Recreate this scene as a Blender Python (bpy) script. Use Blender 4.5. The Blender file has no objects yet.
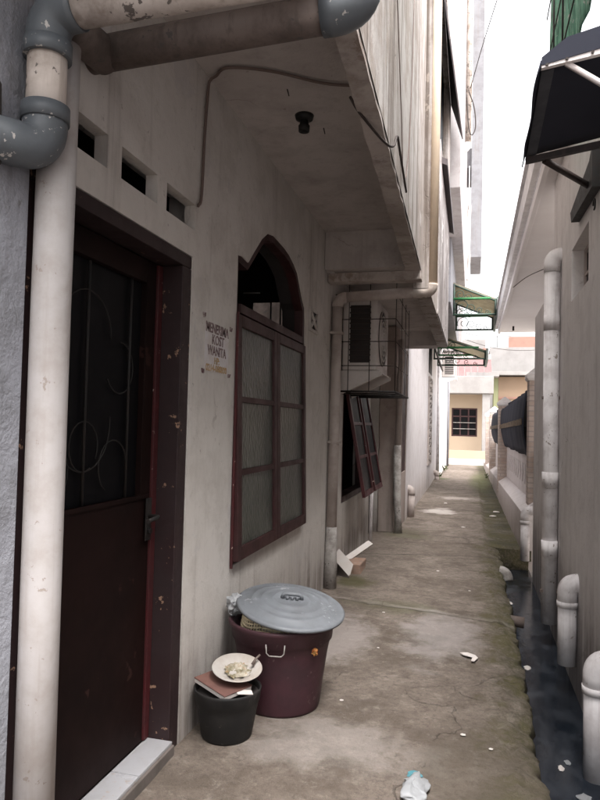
import bpy, bmesh, math, random
from mathutils import Vector, Matrix, noise, Euler
random.seed(7)
R = math.radians
S = bpy.context.scene
C = S.collection

# ------------------------------------------------------------------ camera
cam = bpy.data.cameras.new('camera')
co = bpy.data.objects.new('camera', cam); C.objects.link(co)
cam.sensor_fit = 'AUTO'; cam.sensor_width = 36; cam.lens = 29.7
cam.clip_start = 0.05; cam.clip_end = 2000
yaw, pit, rol = R(14.65), R(2.064), R(1.4)
fw = Vector((-math.sin(yaw)*math.cos(pit), math.cos(yaw)*math.cos(pit), math.sin(pit)))
rt = Vector((math.cos(yaw), math.sin(yaw), 0)); up = rt.cross(fw)
rt2 = rt*math.cos(rol)+up*math.sin(rol); up2 = -rt*math.sin(rol)+up*math.cos(rol)
m = Matrix((rt2, up2, -fw)).transposed().to_4x4(); m.translation = (0, 0, 1.4)
co.matrix_world = m
S.camera = co

# ------------------------------------------------------------------ sky and sun (overcast)
SUN_EL, SUN_AZ = R(67), R(146)          # azimuth measured clockwise from +Y
w = bpy.data.worlds.new('World'); S.world = w; w.use_nodes = True
nt = w.node_tree; nt.nodes.clear()
sky = nt.nodes.new('ShaderNodeTexSky'); sky.sky_type = 'NISHITA'; sky.sun_disc = False
sky.sun_elevation = SUN_EL; sky.sun_rotation = SUN_AZ
sky.dust_density = 4.0; sky.air_density = 1.0; sky.altitude = 20
hs = nt.nodes.new('ShaderNodeHueSaturation'); hs.inputs['Saturation'].default_value = 0.12
tint = nt.nodes.new('ShaderNodeMix'); tint.data_type = 'RGBA'; tint.blend_type = 'MULTIPLY'
tint.inputs['Factor'].default_value = 1.0; tint.inputs['B'].default_value = (1.0, 0.985, 0.968, 1)
bg = nt.nodes.new('ShaderNodeBackground'); bg.inputs['Strength'].default_value = 0.10
wo = nt.nodes.new('ShaderNodeOutputWorld')
nt.links.new(sky.outputs[0], hs.inputs['Color']); nt.links.new(hs.outputs[0], tint.inputs['A'])
nt.links.new(tint.outputs['Result'], bg.inputs['Color']); nt.links.new(bg.outputs[0], wo.inputs['Surface'])
sl = bpy.data.lights.new('sun', 'SUN'); sl.energy = 1.5; sl.angle = R(42); sl.color = (1, 0.955, 0.925)
so = bpy.data.objects.new('sun', sl); C.objects.link(so)
sd = Vector((math.sin(SUN_AZ)*math.cos(SUN_EL), math.cos(SUN_AZ)*math.cos(SUN_EL), math.sin(SUN_EL)))
so.rotation_euler = sd.to_track_quat('Z', 'Y').to_euler(); so.location = (6, -3, 14)
S.view_settings.view_transform = 'Standard'; S.view_settings.look = 'None'
S.view_settings.gamma = 1; S.view_settings.exposure = 2.8; S.view_settings.use_curve_mapping = False
S.render.engine = 'CYCLES'
S.cycles.use_denoising = True
S.cycles.max_bounces = 10; S.cycles.diffuse_bounces = 6; S.cycles.glossy_bounces = 4
S.cycles.caustics_reflective = False; S.cycles.caustics_refractive = False
S.cycles.sample_clamp_indirect = 6

# ------------------------------------------------------------------ materials
class NT:
    def __init__(s, name):
        s.m = bpy.data.materials.new(name); s.m.use_nodes = True
        s.t = s.m.node_tree; s.t.nodes.clear()
        s.out = s.t.nodes.new('ShaderNodeOutputMaterial')
        s.b = s.t.nodes.new('ShaderNodeBsdfPrincipled')
        s.t.links.new(s.b.outputs[0], s.out.inputs['Surface'])
        s.co = s.t.nodes.new('ShaderNodeTexCoord').outputs['Object']
    def n(s, typ, **kw):
        k = s.t.nodes.new(typ)
        for a, v in kw.items(): setattr(k, a, v)
        return k
    def L(s, a, b): s.t.links.new(a, b)
    def put(s, inp, v):
        if hasattr(v, 'is_linked'): s.L(v, inp)
        else: inp.default_value = v
    def scale(s, v, loc=(0, 0, 0)):
        k = s.n('ShaderNodeMapping'); s.L(s.co, k.inputs['Vector'])
        k.inputs['Scale'].default_value = v; k.inputs['Location'].default_value = loc
        return k.outputs[0]
    def noise(s, sc, vec=None, det=6, rough=0.6, dist=0.0):
        k = s.n('ShaderNodeTexNoise'); s.L(vec or s.co, k.inputs['Vector'])
        k.inputs['Scale'].default_value = sc; k.inputs['Detail'].default_value = det
        k.inputs['Roughness'].default_value = rough; k.inputs['Distortion'].default_value = dist
        return k.outputs['Fac']
    def ramp(s, f, a, b, va=0.0, vb=1.0):
        k = s.n('ShaderNodeMapRange'); s.L(f, k.inputs['Value'])
        k.interpolation_type = 'SMOOTHSTEP'
        for i, v in zip(('From Min', 'From Max', 'To Min', 'To Max'), (a, b, va, vb)): k.inputs[i].default_value = v
        return k.outputs[0]
    def math(s, op, a, b=0.0, c=0.0):
        k = s.n('ShaderNodeMath', operation=op)
        for i, v in enumerate((a, b, c)): s.put(k.inputs[i], v)
        return k.outputs[0]
    def mix(s, f, a, b, blend='MIX'):
        k = s.n('ShaderNodeMix', data_type='RGBA', blend_type=blend)
        s.put(k.inputs['Factor'], f)
        for i, v in (('A', a), ('B', b)):
            s.put(k.inputs[i], v if hasattr(v, 'is_linked') else (*v, 1) if len(v) == 3 else v)
        return k.outputs['Result']
    def xyz(s):
        k = s.n('ShaderNodeSeparateXYZ'); s.L(s.co, k.inputs[0]); return k.outputs
    def bump(s, h, st=0.3, d=0.01):
        k = s.n('ShaderNodeBump'); s.L(h, k.inputs['Height'])
        k.inputs['Strength'].default_value = st; k.inputs['Distance'].default_value = d
        s.L(k.outputs[0], s.b.inputs['Normal'])
    def fin(s, col, rough=0.8, spec=0.3, metal=0.0):
        s.put(s.b.inputs['Base Color'], col if hasattr(col, 'is_linked') else (*col, 1))
        s.put(s.b.inputs['Roughness'], rough); s.b.inputs['Specular IOR Level'].default_value = spec
        s.b.inputs['Metallic'].default_value = metal
        return s.m

def plaster(name, base, dirt, stain=(0.16, 0.13, 0.115), streak=0.35, blotch=0.5, foot=0.5, bump=0.35, chips=0.0, chipcol=(0.3, 0.3, 0.31), footz=0.0, seed=0.0):
    t = NT(name)
    big = t.noise(0.9, t.scale((1, 1, 1), (seed, 3, 1)), 5, 0.6)
    mid = t.noise(4.0, t.scale((1, 1, 1), (seed, 0, 7)), 8, 0.68)
    fine = t.noise(60, None, 4, 0.7)
    st = t.noise(1.0, t.scale((9, 9, 0.55), (seed, 0, 0)), 8, 0.66)
    st2 = t.noise(1.0, t.scale((34, 34, 0.8), (seed, 5, 0)), 5, 0.6)
    c = t.mix(t.ramp(big, 0.35, 0.7, 0, blotch), base, dirt)
    c = t.mix(t.ramp(mid, 0.44, 0.64, 0, min(1, blotch*1.3)), c, dirt)
    c = t.mix(t.ramp(t.noise(11, t.scale((1, 1, 0.9), (seed, 8, 1)), 8, 0.8), 0.52, 0.72, 0, 0.26), c, stain)
    stf = t.math('MULTIPLY', t.ramp(st, 0.46 if streak > 0.8 else 0.5, 0.62 if streak > 0.8 else 0.72), t.ramp(st2, 0.35, 0.6, 0.2, 1))
    c = t.mix(t.math('MULTIPLY', stf, streak), c, stain)
    z = t.xyz()[2]
    if foot:
        zz = t.math('ADD', z, t.math('MULTIPLY', t.math('SUBTRACT', mid, 0.5), 0.9))
        f = t.math('MULTIPLY', t.ramp(zz, footz+0.60, footz+0.0), t.ramp(st, 0.30, 0.58, 0.3, 1))
        c = t.mix(t.math('MULTIPLY', f, foot), c, stain)
    sp = t.noise(26, None, 3, 0.5)
    c = t.mix(t.ramp(sp, 0.70, 0.75, 0, 0.45), c, stain)
    if chips:
        ch = t.noise(3.2, t.scale((1, 1, 0.7), (seed+4, 2, 2)), 9, 0.72, 0.3)
        c = t.mix(t.math('MULTIPLY', t.ramp(ch, 0.60, 0.615), chips), c, chipcol)
    # hairline cracks
    v = t.n('ShaderNodeTexVoronoi', feature='DISTANCE_TO_EDGE'); v.inputs['Scale'].default_value = 0.9
    wv = t.n('ShaderNodeVectorMath', operation='ADD')
    nn = t.n('ShaderNodeTexNoise'); t.L(t.co, nn.inputs['Vector']); nn.inputs['Scale'].default_value = 3; nn.inputs['Detail'].default_value = 6
    sc = t.n('ShaderNodeVectorMath', operation='SCALE'); t.L(nn.outputs['Color'], sc.inputs[0]); sc.inputs['Scale'].default_value = 0.5
    t.L(t.co, wv.inputs[0]); t.L(sc.outputs[0], wv.inputs[1]); t.L(wv.outputs[0], v.inputs['Vector'])
    cr = t.math('MULTIPLY', t.ramp(v.outputs['Distance'], 0.0065, 0.002), t.ramp(big, 0.5, 0.6))
    c = t.mix(t.math('MULTIPLY', cr, 0.45), c, stain)
    h = t.math('ADD', t.math('MULTIPLY', mid, 1.0), t.math('MULTIPLY', fine, 0.22))
    h = t.math('SUBTRACT', h, t.math('MULTIPLY', cr, 0.35))
    t.bump(h, bump, 0.02)
    return t.fin(c, t.ramp(mid, 0.3, 0.7, 0.75, 0.92), 0.25)

def paint(name, base, dirt, rough=0.5, amt=0.5, sc=5, spots=0.0, spotcol=(0.3, 0.25, 0.2), bump=0.1, spec=0.4, streak=0.0, metal=0.0):
    t = NT(name)
    n1 = t.noise(sc, None, 8, 0.65); n2 = t.noise(sc*7, None, 4, 0.6)
    c = t.mix(t.ramp(n1, 0.38, 0.7, 0, amt), base, dirt)
    if streak:
        st = t.noise(1.0, t.scale((40, 40, 2.2)), 6, 0.6)
        c = t.mix(t.ramp(st, 0.5, 0.72, 0, streak), c, dirt)
    if spots:
        cl_ = t.noise(sc*1.6, t.scale((1, 1, 1), (2, 7, 4)), 3, 0.5)
        c = t.mix(t.ramp(t.math('ADD', n2, t.math('MULTIPLY', t.math('SUBTRACT', cl_, 0.5), 0.9)), 0.76-spots, 0.80-spots), c, spotcol)
    t.bump(n2, bump, 0.005)
    return t.fin(c, t.ramp(n1, 0.3, 0.7, rough, min(1, rough+0.2)), spec, metal)

M = {}
M['wall_cream'] = plaster('wall_cream', (0.61, 0.58, 0.552), (0.48, 0.45, 0.42), streak=0.45, foot=0.9, chips=0.4, chipcol=(0.47, 0.45, 0.455), seed=1.3)
M['wall_weathered'] = plaster('wall_weathered', (0.42, 0.39, 0.375), (0.28, 0.24, 0.215), (0.125, 0.10, 0.085), streak=1.0, blotch=0.75, foot=0, chips=0.5, chipcol=(0.34, 0.29, 0.25), seed=9)
M['wall_dark_weathered'] = plaster('wall_dark_weathered', (0.42, 0.39, 0.39), (0.2, 0.175, 0.165), (0.06, 0.05, 0.05), streak=1.0, blotch=0.9, foot=0, chips=0.8, chipcol=(0.6, 0.57, 0.56), seed=4)
M['soffit'] = plaster('soffit', (0.47, 0.435, 0.42), (0.35, 0.315, 0.30), streak=0.25, foot=0, seed=2)
M['beam'] = plaster('beam', (0.46, 0.41, 0.385), (0.27, 0.23, 0.205), (0.07, 0.055, 0.05), streak=0.5, blotch=0.8, foot=0, chips=0.5, chipcol=(0.2, 0.14, 0.11), seed=5)
M['wall_grey'] = plaster('wall_grey', (0.70, 0.675, 0.67), (0.59, 0.565, 0.56), (0.22, 0.195, 0.19), streak=0.3, blotch=0.55, foot=0.95, footz=0.1, bump=0.3, chips=0.22, chipcol=(0.5, 0.475, 0.47), seed=6)
M['wall_blue'] = plaster('wall_blue', (0.32, 0.33, 0.37), (0.22, 0.225, 0.245), (0.12, 0.11, 0.11), streak=0.6, blotch=0.8, foot=0.6, bump=0.8, chips=0.4, chipcol=(0.25, 0.24, 0.24), seed=3)
M['wall_white'] = plaster('wall_white', (0.70, 0.67, 0.68), (0.58, 0.54, 0.54), (0.34, 0.29, 0.26), streak=0.35, foot=0.8, seed=7)
M['wall_pale'] = plaster('wall_pale', (0.36, 0.34, 0.345), (0.26, 0.24, 0.24), streak=0.6, foot=0, seed=15)
M['concrete_pale'] = plaster('concrete_pale', (0.20, 0.20, 0.215), (0.15, 0.145, 0.155), streak=0.5, foot=0, seed=8)
M['pier'] = plaster('pier', (0.45, 0.38, 0.345), (0.33, 0.27, 0.245), streak=0.4, foot=0.6, seed=12)
M['white_paint'] = paint('white_paint', (0.78, 0.76, 0.76), (0.60, 0.57, 0.56), 0.6, 0.5, 3)
M['far_white'] = paint('far_white', (0.25, 0.24, 0.235), (0.18, 0.168, 0.165), 0.7, 0.6, 1.2, streak=0.3)
M['fascia_paint'] = paint('fascia_paint', (0.82, 0.81, 0.82), (0.50, 0.49, 0.50), 0.6, 0.5, 6, streak=0.4)
M['ceiling_white'] = paint('ceiling_white', (0.80, 0.78, 0.78), (0.70, 0.67, 0.67), 0.8, 0.5, 1.5)
M['pipe_white'] = paint('pipe_white', (0.43, 0.408, 0.405), (0.33, 0.295, 0.275), 0.5, 0.8, 7, 0.05, (0.30, 0.26, 0.235), streak=0.45)
M['pipe_dirty'] = paint('pipe_dirty', (0.58, 0.52, 0.475), (0.27, 0.215, 0.18), 0.55, 0.95, 5, 0.13, (0.14, 0.12, 0.11), streak=0.55)
M['pipe_brown'] = paint('pipe_brown', (0.13, 0.10, 0.088), (0.06, 0.046, 0.04), 0.6, 0.8, 7, 0.08, (0.07, 0.06, 0.055), streak=0.7)
M['pipe_grey'] = paint('pipe_grey', (0.098, 0.110, 0.123), (0.07, 0.076, 0.083), 0.42, 0.6, 8, 0.05, (0.42, 0.40, 0.38))
M['pipe_cream'] = paint('pipe_cream', (0.70, 0.56, 0.42), (0.52, 0.42, 0.33), 0.5, 0.6, 5, streak=0.3)
M['pipe_wall'] = paint('pipe_wall', (0.44, 0.385, 0.36), (0.30, 0.25, 0.225), 0.6, 0.7, 6, streak=0.35)
M['pipe_cement'] = paint('pipe_cement', (0.36, 0.34, 0.32), (0.17, 0.15, 0.14), 0.9, 0.9, 9, 0.06, (0.1, 0.09, 0.08), bump=0.8)
M['pipe_lilac'] = paint('pipe_lilac', (0.70, 0.675, 0.68), (0.40, 0.365, 0.365), 0.48, 0.75, 6, 0.05, (0.27, 0.235, 0.21), streak=0.5)
M['maroon'] = paint('maroon', (0.036, 0.0085, 0.009), (0.021, 0.0065, 0.007), 0.45, 0.7, 6, 0.0, spec=0.4)
M['maroon_door'] = paint('maroon_door', (0.0115, 0.0046, 0.004), (0.007, 0.0032, 0.003), 0.55, 0.9, 2.2, 0.015, (0.03, 0.014, 0.012), spec=0.12, streak=0.3)
M['maroon_red'] = paint('maroon_red', (0.060, 0.010, 0.012), (0.032, 0.009, 0.010), 0.45, 0.6, 6, 0.015, (0.45, 0.38, 0.33))
M['maroon_worn'] = paint('maroon_worn', (0.024, 0.012, 0.013), (0.02, 0.011, 0.012), 0.5, 0.8, 6, 0.05, (0.26, 0.16, 0.11))
M['black_iron'] = paint('black_iron', (0.012, 0.011, 0.011), (0.035, 0.024, 0.02), 0.6, 0.5, 20)
M['brown_iron'] = paint('brown_iron', (0.020, 0.014, 0.012), (0.045, 0.026, 0.022), 0.55, 0.6, 20)
M['green_iron'] = paint('green_iron', (0.02, 0.15, 0.045), (0.03, 0.09, 0.04), 0.5, 0.6, 14)
M['dark_iron_green'] = paint('dark_iron_green', (0.035, 0.05, 0.045), (0.03, 0.10, 0.05), 0.5, 0.6, 14)
M['awning_sheet'] = paint('awning_sheet', (0.36, 0.34, 0.27), (0.22, 0.22, 0.18), 0.7, 0.8, 6, streak=0.3)
M['awning_top'] = paint('awning_top', (0.17, 0.21, 0.19), (0.12, 0.13, 0.12), 0.7, 0.8, 6)
M['black_fabric'] = paint('black_fabric', (0.034, 0.037, 0.052), (0.046, 0.049, 0.066), 0.85, 0.6, 5, spec=0.2)
M['grey_fabric'] = paint('grey_fabric', (0.10, 0.105, 0.12), (0.05, 0.05, 0.06), 0.85, 0.6, 5, spec=0.2)
M['white_metal'] = paint('white_metal', (0.78, 0.74, 0.74), (0.6, 0.52, 0.48), 0.4, 0.5, 12, 0.02, (0.35, 0.2, 0.14))
M['dark_zinc'] = paint('dark_zinc', (0.055, 0.05, 0.055), (0.11, 0.09, 0.09), 0.7, 0.8, 6, streak=0.4)
M['ac_white'] = paint('ac_white', (0.55, 0.51, 0.49), (0.40, 0.35, 0.33), 0.5, 0.6, 5)
M['black_plastic'] = paint('black_plastic', (0.010, 0.010, 0.0105), (0.022, 0.020, 0.019), 0.5, 1.0, 7, 0.08, (0.05, 0.045, 0.04), spec=0.3, streak=0.4)
M['maroon_plastic'] = paint('maroon_plastic', (0.052, 0.018, 0.025), (0.036, 0.016, 0.02), 0.48, 0.9, 6, 0.06, (0.10, 0.065, 0.065), spec=0.4, streak=0.6)
M['grey_plastic'] = paint('grey_plastic', (0.150, 0.162, 0.178), (0.115, 0.122, 0.133), 0.45, 0.95, 6, 0.05, (0.24, 0.25, 0.265), spec=0.4)
M['china'] = paint('china', (0.42, 0.395, 0.37), (0.27, 0.215, 0.165), 0.3, 0.5, 9)
M['food'] = paint('food', (0.15, 0.13, 0.075), (0.44, 0.40, 0.33), 0.6, 1.0, 34, 0.12, (0.28, 0.15, 0.07))
M['book_brown'] = paint('book_brown', (0.15, 0.075, 0.06), (0.10, 0.05, 0.045), 0.6, 0.7, 12)
M['paper'] = paint('paper', (0.58, 0.545, 0.52), (0.55, 0.48, 0.44), 0.8, 0.5, 14)
M['white_tile'] = paint('white_tile', (0.37, 0.37, 0.39), (0.28, 0.27, 0.27), 0.25, 0.5, 5, 0.02, (0.35, 0.3, 0.27), spec=0.5)
M['grout'] = paint('grout', (0.13, 0.11, 0.10), (0.08, 0.07, 0.06), 0.9, 0.6, 12)
M['brick'] = paint('brick', (0.30, 0.19, 0.14), (0.22, 0.17, 0.14), 0.9, 0.8, 10, 0.05, (0.35, 0.32, 0.29), bump=0.6)
M['cream_wall'] = paint('cream_wall', (0.34, 0.265, 0.195), (0.31, 0.245, 0.18), 0.8, 0.4, 1)
M['orange_wall'] = paint('orange_wall', (0.26, 0.185, 0.13), (0.23, 0.165, 0.115), 0.8, 0.4, 1)
M['yellow_wall'] = paint('yellow_wall', (0.24, 0.25, 0.14), (0.2, 0.21, 0.12), 0.8, 0.4, 1)
M['roof_pink'] = paint('roof_pink', (0.14, 0.075, 0.075), (0.11, 0.06, 0.06), 0.8, 0.6, 2)
M['roof_brick'] = paint('roof_brick', (0.27, 0.15, 0.12), (0.2, 0.13, 0.11), 0.9, 0.7, 3)
M['roof_tile'] = paint('roof_tile', (0.45, 0.42, 0.42), (0.3, 0.28, 0.28), 0.8, 0.7, 3)
M['street'] = paint('street', (0.34, 0.31, 0.28), (0.27, 0.25, 0.23), 0.9, 0.7, 1.5, bump=0.3)
M['dark_glass'] = paint('dark_glass', (0.005, 0.005, 0.006), (0.008, 0.007, 0.008), 0.35, 0.5, 2, spec=0.08)
M['cable_dark'] = paint('cable_dark', (0.03, 0.022, 0.02), (0.06, 0.045, 0.04), 0.6, 0.5, 20)
M['cable_brown'] = paint('cable_brown', (0.12, 0.085, 0.075), (0.16, 0.12, 0.11), 0.7, 0.5, 20)
M['letter_dark'] = paint('letter_dark', (0.11, 0.06, 0.065), (0.42, 0.36, 0.35), 0.9, 1.0, 70)
M['letter_gold'] = paint('letter_gold', (0.40, 0.25, 0.10), (0.42, 0.36, 0.28), 0.9, 0.9, 60)
M['sign_board'] = paint('sign_board', (0.62, 0.595, 0.61), (0.56, 0.51, 0.49), 0.85, 1.0, 18)
M['rust_red'] = paint('rust_red', (0.12, 0.04, 0.025), (0.06, 0.03, 0.025), 0.9, 0.6, 12)
M['basket'] = paint('basket', (0.62, 0.55, 0.38), (0.45, 0.36, 0.24), 0.6, 0.6, 12)
M['orange_bit'] = paint('orange_bit', (0.34, 0.09, 0.02), (0.30, 0.24, 0.08), 0.5, 0.8, 40)
M['teal_bit'] = paint('teal_bit', (0.06, 0.20, 0.235), (0.2, 0.30, 0.33), 0.5, 0.6, 20)
M['dark_fill'] = paint('dark_fill', (0.03, 0.026, 0.025), (0.05, 0.04, 0.04), 0.9, 0.6, 5)  # near-black colour standing in for shade inside openings, reveals and rooms
M['band_gold'] = paint('band_gold', (0.16, 0.11, 0.06), (0.05, 0.045, 0.04), 0.7, 1.0, 30)
M['leaf'] = paint('leaf', (0.06, 0.085, 0.03), (0.09, 0.09, 0.04), 0.8, 0.8, 12)

def mat_plastic_bag():
    t = NT('plastic_bag'); t.fin((0.46, 0.475, 0.495), 0.3, 0.5)
    t.b.inputs['Transmission Weight'].default_value = 0.35
    t.bump(t.noise(40, None, 6, 0.7), 0.6, 0.01); return t.m
M['plastic_bag'] = mat_plastic_bag()

def mat_pane():
    t = NT('patterned_glass')
    v = t.n('ShaderNodeTexVoronoi', feature='F1'); t.L(t.scale((60, 60, 26)), v.inputs['Vector'])
    v.inputs['Scale'].default_value = 1
    n1 = t.noise(5, None, 5, 0.6); st = t.noise(1.0, t.scale((26, 26, 7)), 4, 0.7)
    c = t.mix(t.ramp(n1, 0.3, 0.7), (0.036, 0.042, 0.035), (0.075, 0.080, 0.068))
    c = t.mix(t.ramp(st, 0.45, 0.7, 0, 0.3), c, (0.15, 0.15, 0.138))
    t.bump(t.math('ADD', v.outputs['Distance'], st), 0.7, 0.006)
    return t.fin(c, 0.28, 0.5)
M['pane'] = mat_pane()

def mat_translucent():
    t = NT('frosted_pane')
    tr = t.n('ShaderNodeBsdfTranslucent'); tr.inputs['Color'].default_value = (0.5, 0.5, 0.52, 1)
    t.L(tr.outputs[0], t.out.inputs['Surface']); return t.m
M['frosted'] = mat_translucent()

def mat_awning_sheet():
    t = NT('awning_sheet'); n1 = t.noise(6, None, 6, 0.6)
    c = t.mix(t.ramp(n1, 0.35, 0.7), (0.40, 0.36, 0.28), (0.27, 0.25, 0.20)); t.fin(c, 0.6, 0.3)
    tr = t.n('ShaderNodeBsdfTranslucent'); t.L(c, tr.inputs['Color']); mx = t.n('ShaderNodeMixShader'); mx.inputs[0].default_value = 0.5
    t.L(t.b.outputs[0], mx.inputs[1]); t.L(tr.outputs[0], mx.inputs[2]); t.L(mx.outputs[0], t.out.inputs['Surface']); return t.m
M['awning_sheet'] = mat_awning_sheet()

def mat_ground():
    t = NT('alley_concrete'); x, y, z = t.xyz()
    big = t.noise(0.7, None, 6, 0.6); mid = t.noise(3.0, None, 10, 0.68, 0.2); fine = t.noise(30, None, 6, 0.75); med = t.noise(11, t.scale((1, 1, 1), (3, 1, 6)), 7, 0.75); grit = t.noise(260, None, 3, 0.65)
    c = t.mix(t.ramp(big, 0.33, 0.68), (0.128, 0.102, 0.083), (0.188, 0.155, 0.131))
    c = t.mix(t.ramp(mid, 0.45, 0.64, 0, 0.65), c, (0.085, 0.068, 0.053))
    pale = t.noise(1.7, t.scale((1, 1, 1), (4, 9, 0)), 9, 0.7)
    c = t.mix(t.ramp(pale, 0.53, 0.68, 0, 0.55), c, (0.255, 0.214, 0.185))
    c = t.mix(t.ramp(fine, 0.47, 0.68, 0, 0.75), c, (0.075, 0.062, 0.05))
    c = t.mix(t.ramp(med, 0.5, 0.64, 0, 0.6), c, (0.082, 0.066, 0.052))
    c = t.mix(t.ramp(med, 0.47, 0.36, 0, 0.35), c, (0.30, 0.262, 0.23))
    c = t.mix(t.ramp(grit, 0.60, 0.72, 0, 0.30), c, (0.36, 0.33, 0.305))
    c = t.mix(t.ramp(grit, 0.44, 0.32, 0, 0.5), c, (0.05, 0.041, 0.034))
    # moss towards the ditch
    wob = t.math('MULTIPLY', t.math('SUBTRACT', mid, 0.5), 0.85)
    ms = t.math('ADD', x, wob)
    mf = t.math('MULTIPLY', t.ramp(ms, 0.02, 0.30), t.ramp(fine, 0.3, 0.58, 0.25, 1))
    big2 = t.noise(0.9, t.scale((1, 1, 1), (2, 1, 0)), 5, 0.6)
    mf = t.math('MULTIPLY', mf, t.ramp(big2, 0.30, 0.55, 0.4, 1))
    cov = t.math('MULTIPLY', t.math('MULTIPLY', t.ramp(x, 0.16, 0.26), t.ramp(y, 8.2, 8.6)), t.ramp(t.noise(1.0, t.scale((1.2, 3.4, 1), (5, 0, 0)), 6, 0.65), 0.34, 0.56, 0.15, 1))
    mf = t.math('MAXIMUM', mf, cov)
    c = t.mix(t.math('MULTIPLY', mf, 0.92), c, t.mix(t.ramp(mid, 0.4, 0.62), (0.030, 0.030, 0.012), (0.075, 0.068, 0.028)))
    def patch(cx, cy, rx, ry, col, amt):
        global _
        dx = t.math('DIVIDE', t.math('SUBTRACT', x, cx), rx); dy = t.math('DIVIDE', t.math('SUBTRACT', y, cy), ry)
        d = t.math('SQRT', t.math('ADD', t.math('MULTIPLY', dx, dx), t.math('MULTIPLY', dy, dy)))
        d = t.math('ADD', d, t.math('MULTIPLY', t.math('SUBTRACT', mid, 0.5), 2.2))
        return t.math('MULTIPLY', t.ramp(d, 1.0, 0.35), amt), col
    for a in ((-0.98, 5.9, 0.26, 0.25, (0.06, 0.055, 0.022), 0.9), (-0.55, 5.2, 0.5, 0.25, (0.085, 0.08, 0.045), 0.6), (-0.8, 8.7, 0.4, 0.5, (0.085, 0.078, 0.045), 0.7),
              (-0.6, 2.9, 0.5, 0.35, (0.36, 0.33, 0.31), 0.35), (0.05, 2.7, 0.3, 0.8, (0.075, 0.062, 0.045), 0.5), (-0.5, 11.3, 0.35, 0.5, (0.45, 0.41, 0.38), 0.8), (-0.25, 13.5, 0.5, 0.35, (0.4, 0.36, 0.33), 0.6),
              (-0.2, 4.6, 0.35, 0.7, (0.36, 0.335, 0.33), 0.4), (-0.85, 4.3, 0.35, 0.6, (0.36, 0.325, 0.31), 0.5), (-0.9, 18.5, 0.4, 1.0, (0.06, 0.07, 0.025), 0.8), (0.2, 18, 0.35, 4, (0.08, 0.085, 0.03), 0.7)):
        f, col = patch(*a); c = t.mix(f, c, col)
    # construction joints
    def joint(y0, k, wd):
        q = t.math('ADD', t.math('SUBTRACT', y, y0), t.math('MULTIPLY', x, k))
        q = t.math('ADD', q, t.math('MULTIPLY', t.math('SUBTRACT', mid, 0.5), 0.16))
        return t.ramp(t.math('ABSOLUTE', q), wd, wd*0.35)
    js = t.math('MULTIPLY', joint(5.12, 0.20, 0.05), t.ramp(big, 0.42, 0.6))
    c = t.mix(t.math('MULTIPLY', js, 0.3), c, (0.36, 0.335, 0.315))
    j2 = t.math('MAXIMUM', t.math('MAXIMUM', joint(5.07, 0.20, 0.012), joint(8.75, 0.05, 0.03)), t.math('MAXIMUM', joint(11.6, -0.05, 0.04), joint(14.4, 0.05, 0.05)))
    j2 = t.math('MAXIMUM', j2, joint(7.5, -0.25, 0.02))
    c = t.mix(t.math('MULTIPLY', j2, 0.6), c, (0.06, 0.052, 0.042))
    # cracks
    v = t.n('ShaderNodeTexVoronoi', feature='DISTANCE_TO_EDGE'); v.inputs['Scale'].default_value = 0.75
    nn = t.n('ShaderNodeTexNoise'); t.L(t.co, nn.inputs['Vector']); nn.inputs['Scale'].default_value = 2.6; nn.inputs['Detail'].default_value = 7
    sc = t.n('ShaderNodeVectorMath', operation='SCALE'); t.L(nn.outputs['Color'], sc.inputs[0]); sc.inputs['Scale'].default_value = 0.6
    wv = t.n('ShaderNodeVectorMath', operation='ADD'); t.L(t.co, wv.inputs[0]); t.L(sc.outputs[0], wv.inputs[1]); t.L(wv.outputs[0], v.inputs['Vector'])
    cr = t.math('MULTIPLY', t.ramp(v.outputs['Distance'], 0.0045, 0.001), t.ramp(big2, 0.50, 0.60))
    c = t.mix(t.math('MULTIPLY', cr, 0.28), c, (0.06, 0.05, 0.042))
    # transverse moss planks over the covered ditch
    h = t.math('ADD', t.math('MULTIPLY', mid, 0.8), t.math('MULTIPLY', fine, 0.4))
    h = t.math('SUBTRACT', h, t.math('MULTIPLY', t.math('MAXIMUM', cr, j2), 0.6))
    t.bump(h, 0.85, 0.03)
    return t.fin(c, t.ramp(mid, 0.3, 0.7, 0.72, 0.95), 0.3)
M['ground'] = mat_ground()

def mat_water():
    t = NT('dirty_water'); n1 = t.noise(9, t.scale((1, 0.6, 1)), 5, 0.6); n2 = t.noise(50, None, 5, 0.7)
    c = t.mix(t.ramp(n1, 0.4, 0.65), (0.011, 0.015, 0.022), (0.026, 0.032, 0.042))  # bluish reflection is put into the base colour of the water
    c = t.mix(t.ramp(n2, 0.66, 0.72, 0, 0.6), c, (0.14, 0.15, 0.16))
    t.bump(t.math('ADD', n1, t.math('MULTIPLY', n2, 0.15)), 0.08, 0.02)
    return t.fin(c, t.ramp(n1, 0.35, 0.7, 0.05, 0.25), 0.4)
M['water'] = mat_water()

def mat_stone():
    t = NT('stone_cladding'); x, y, z = t.xyz()
    br = t.n('ShaderNodeTexBrick'); t.L(t.scale((1, 1, 1)), br.inputs['Vector'])
    k = t.n('ShaderNodeCombineXYZ'); t.L(t.math('ADD', x, y), k.inputs[0]); t.L(z, k.inputs[1]); t.L(k.outputs[0], br.inputs['Vector'])
    br.inputs['Scale'].default_value = 4.0; br.inputs['Mortar Size'].default_value = 0.03
    br.inputs['Color1'].default_value = (0.44, 0.35, 0.30, 1); br.inputs['Color2'].default_value = (0.56, 0.49, 0.45, 1); br.inputs['Mortar'].default_value = (0.36, 0.32, 0.30, 1)
    br.inputs['Brick Width'].default_value = 0.62; br.offset = 0.37
    c = t.mix(t.ramp(t.noise(9), 0.4, 0.7, 0, 0.6), br.outputs['Color'], (0.36, 0.27, 0.22))
    t.bump(br.outputs['Fac'], 0.5, -0.01); return t.fin(c, 0.85, 0.3)
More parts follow.
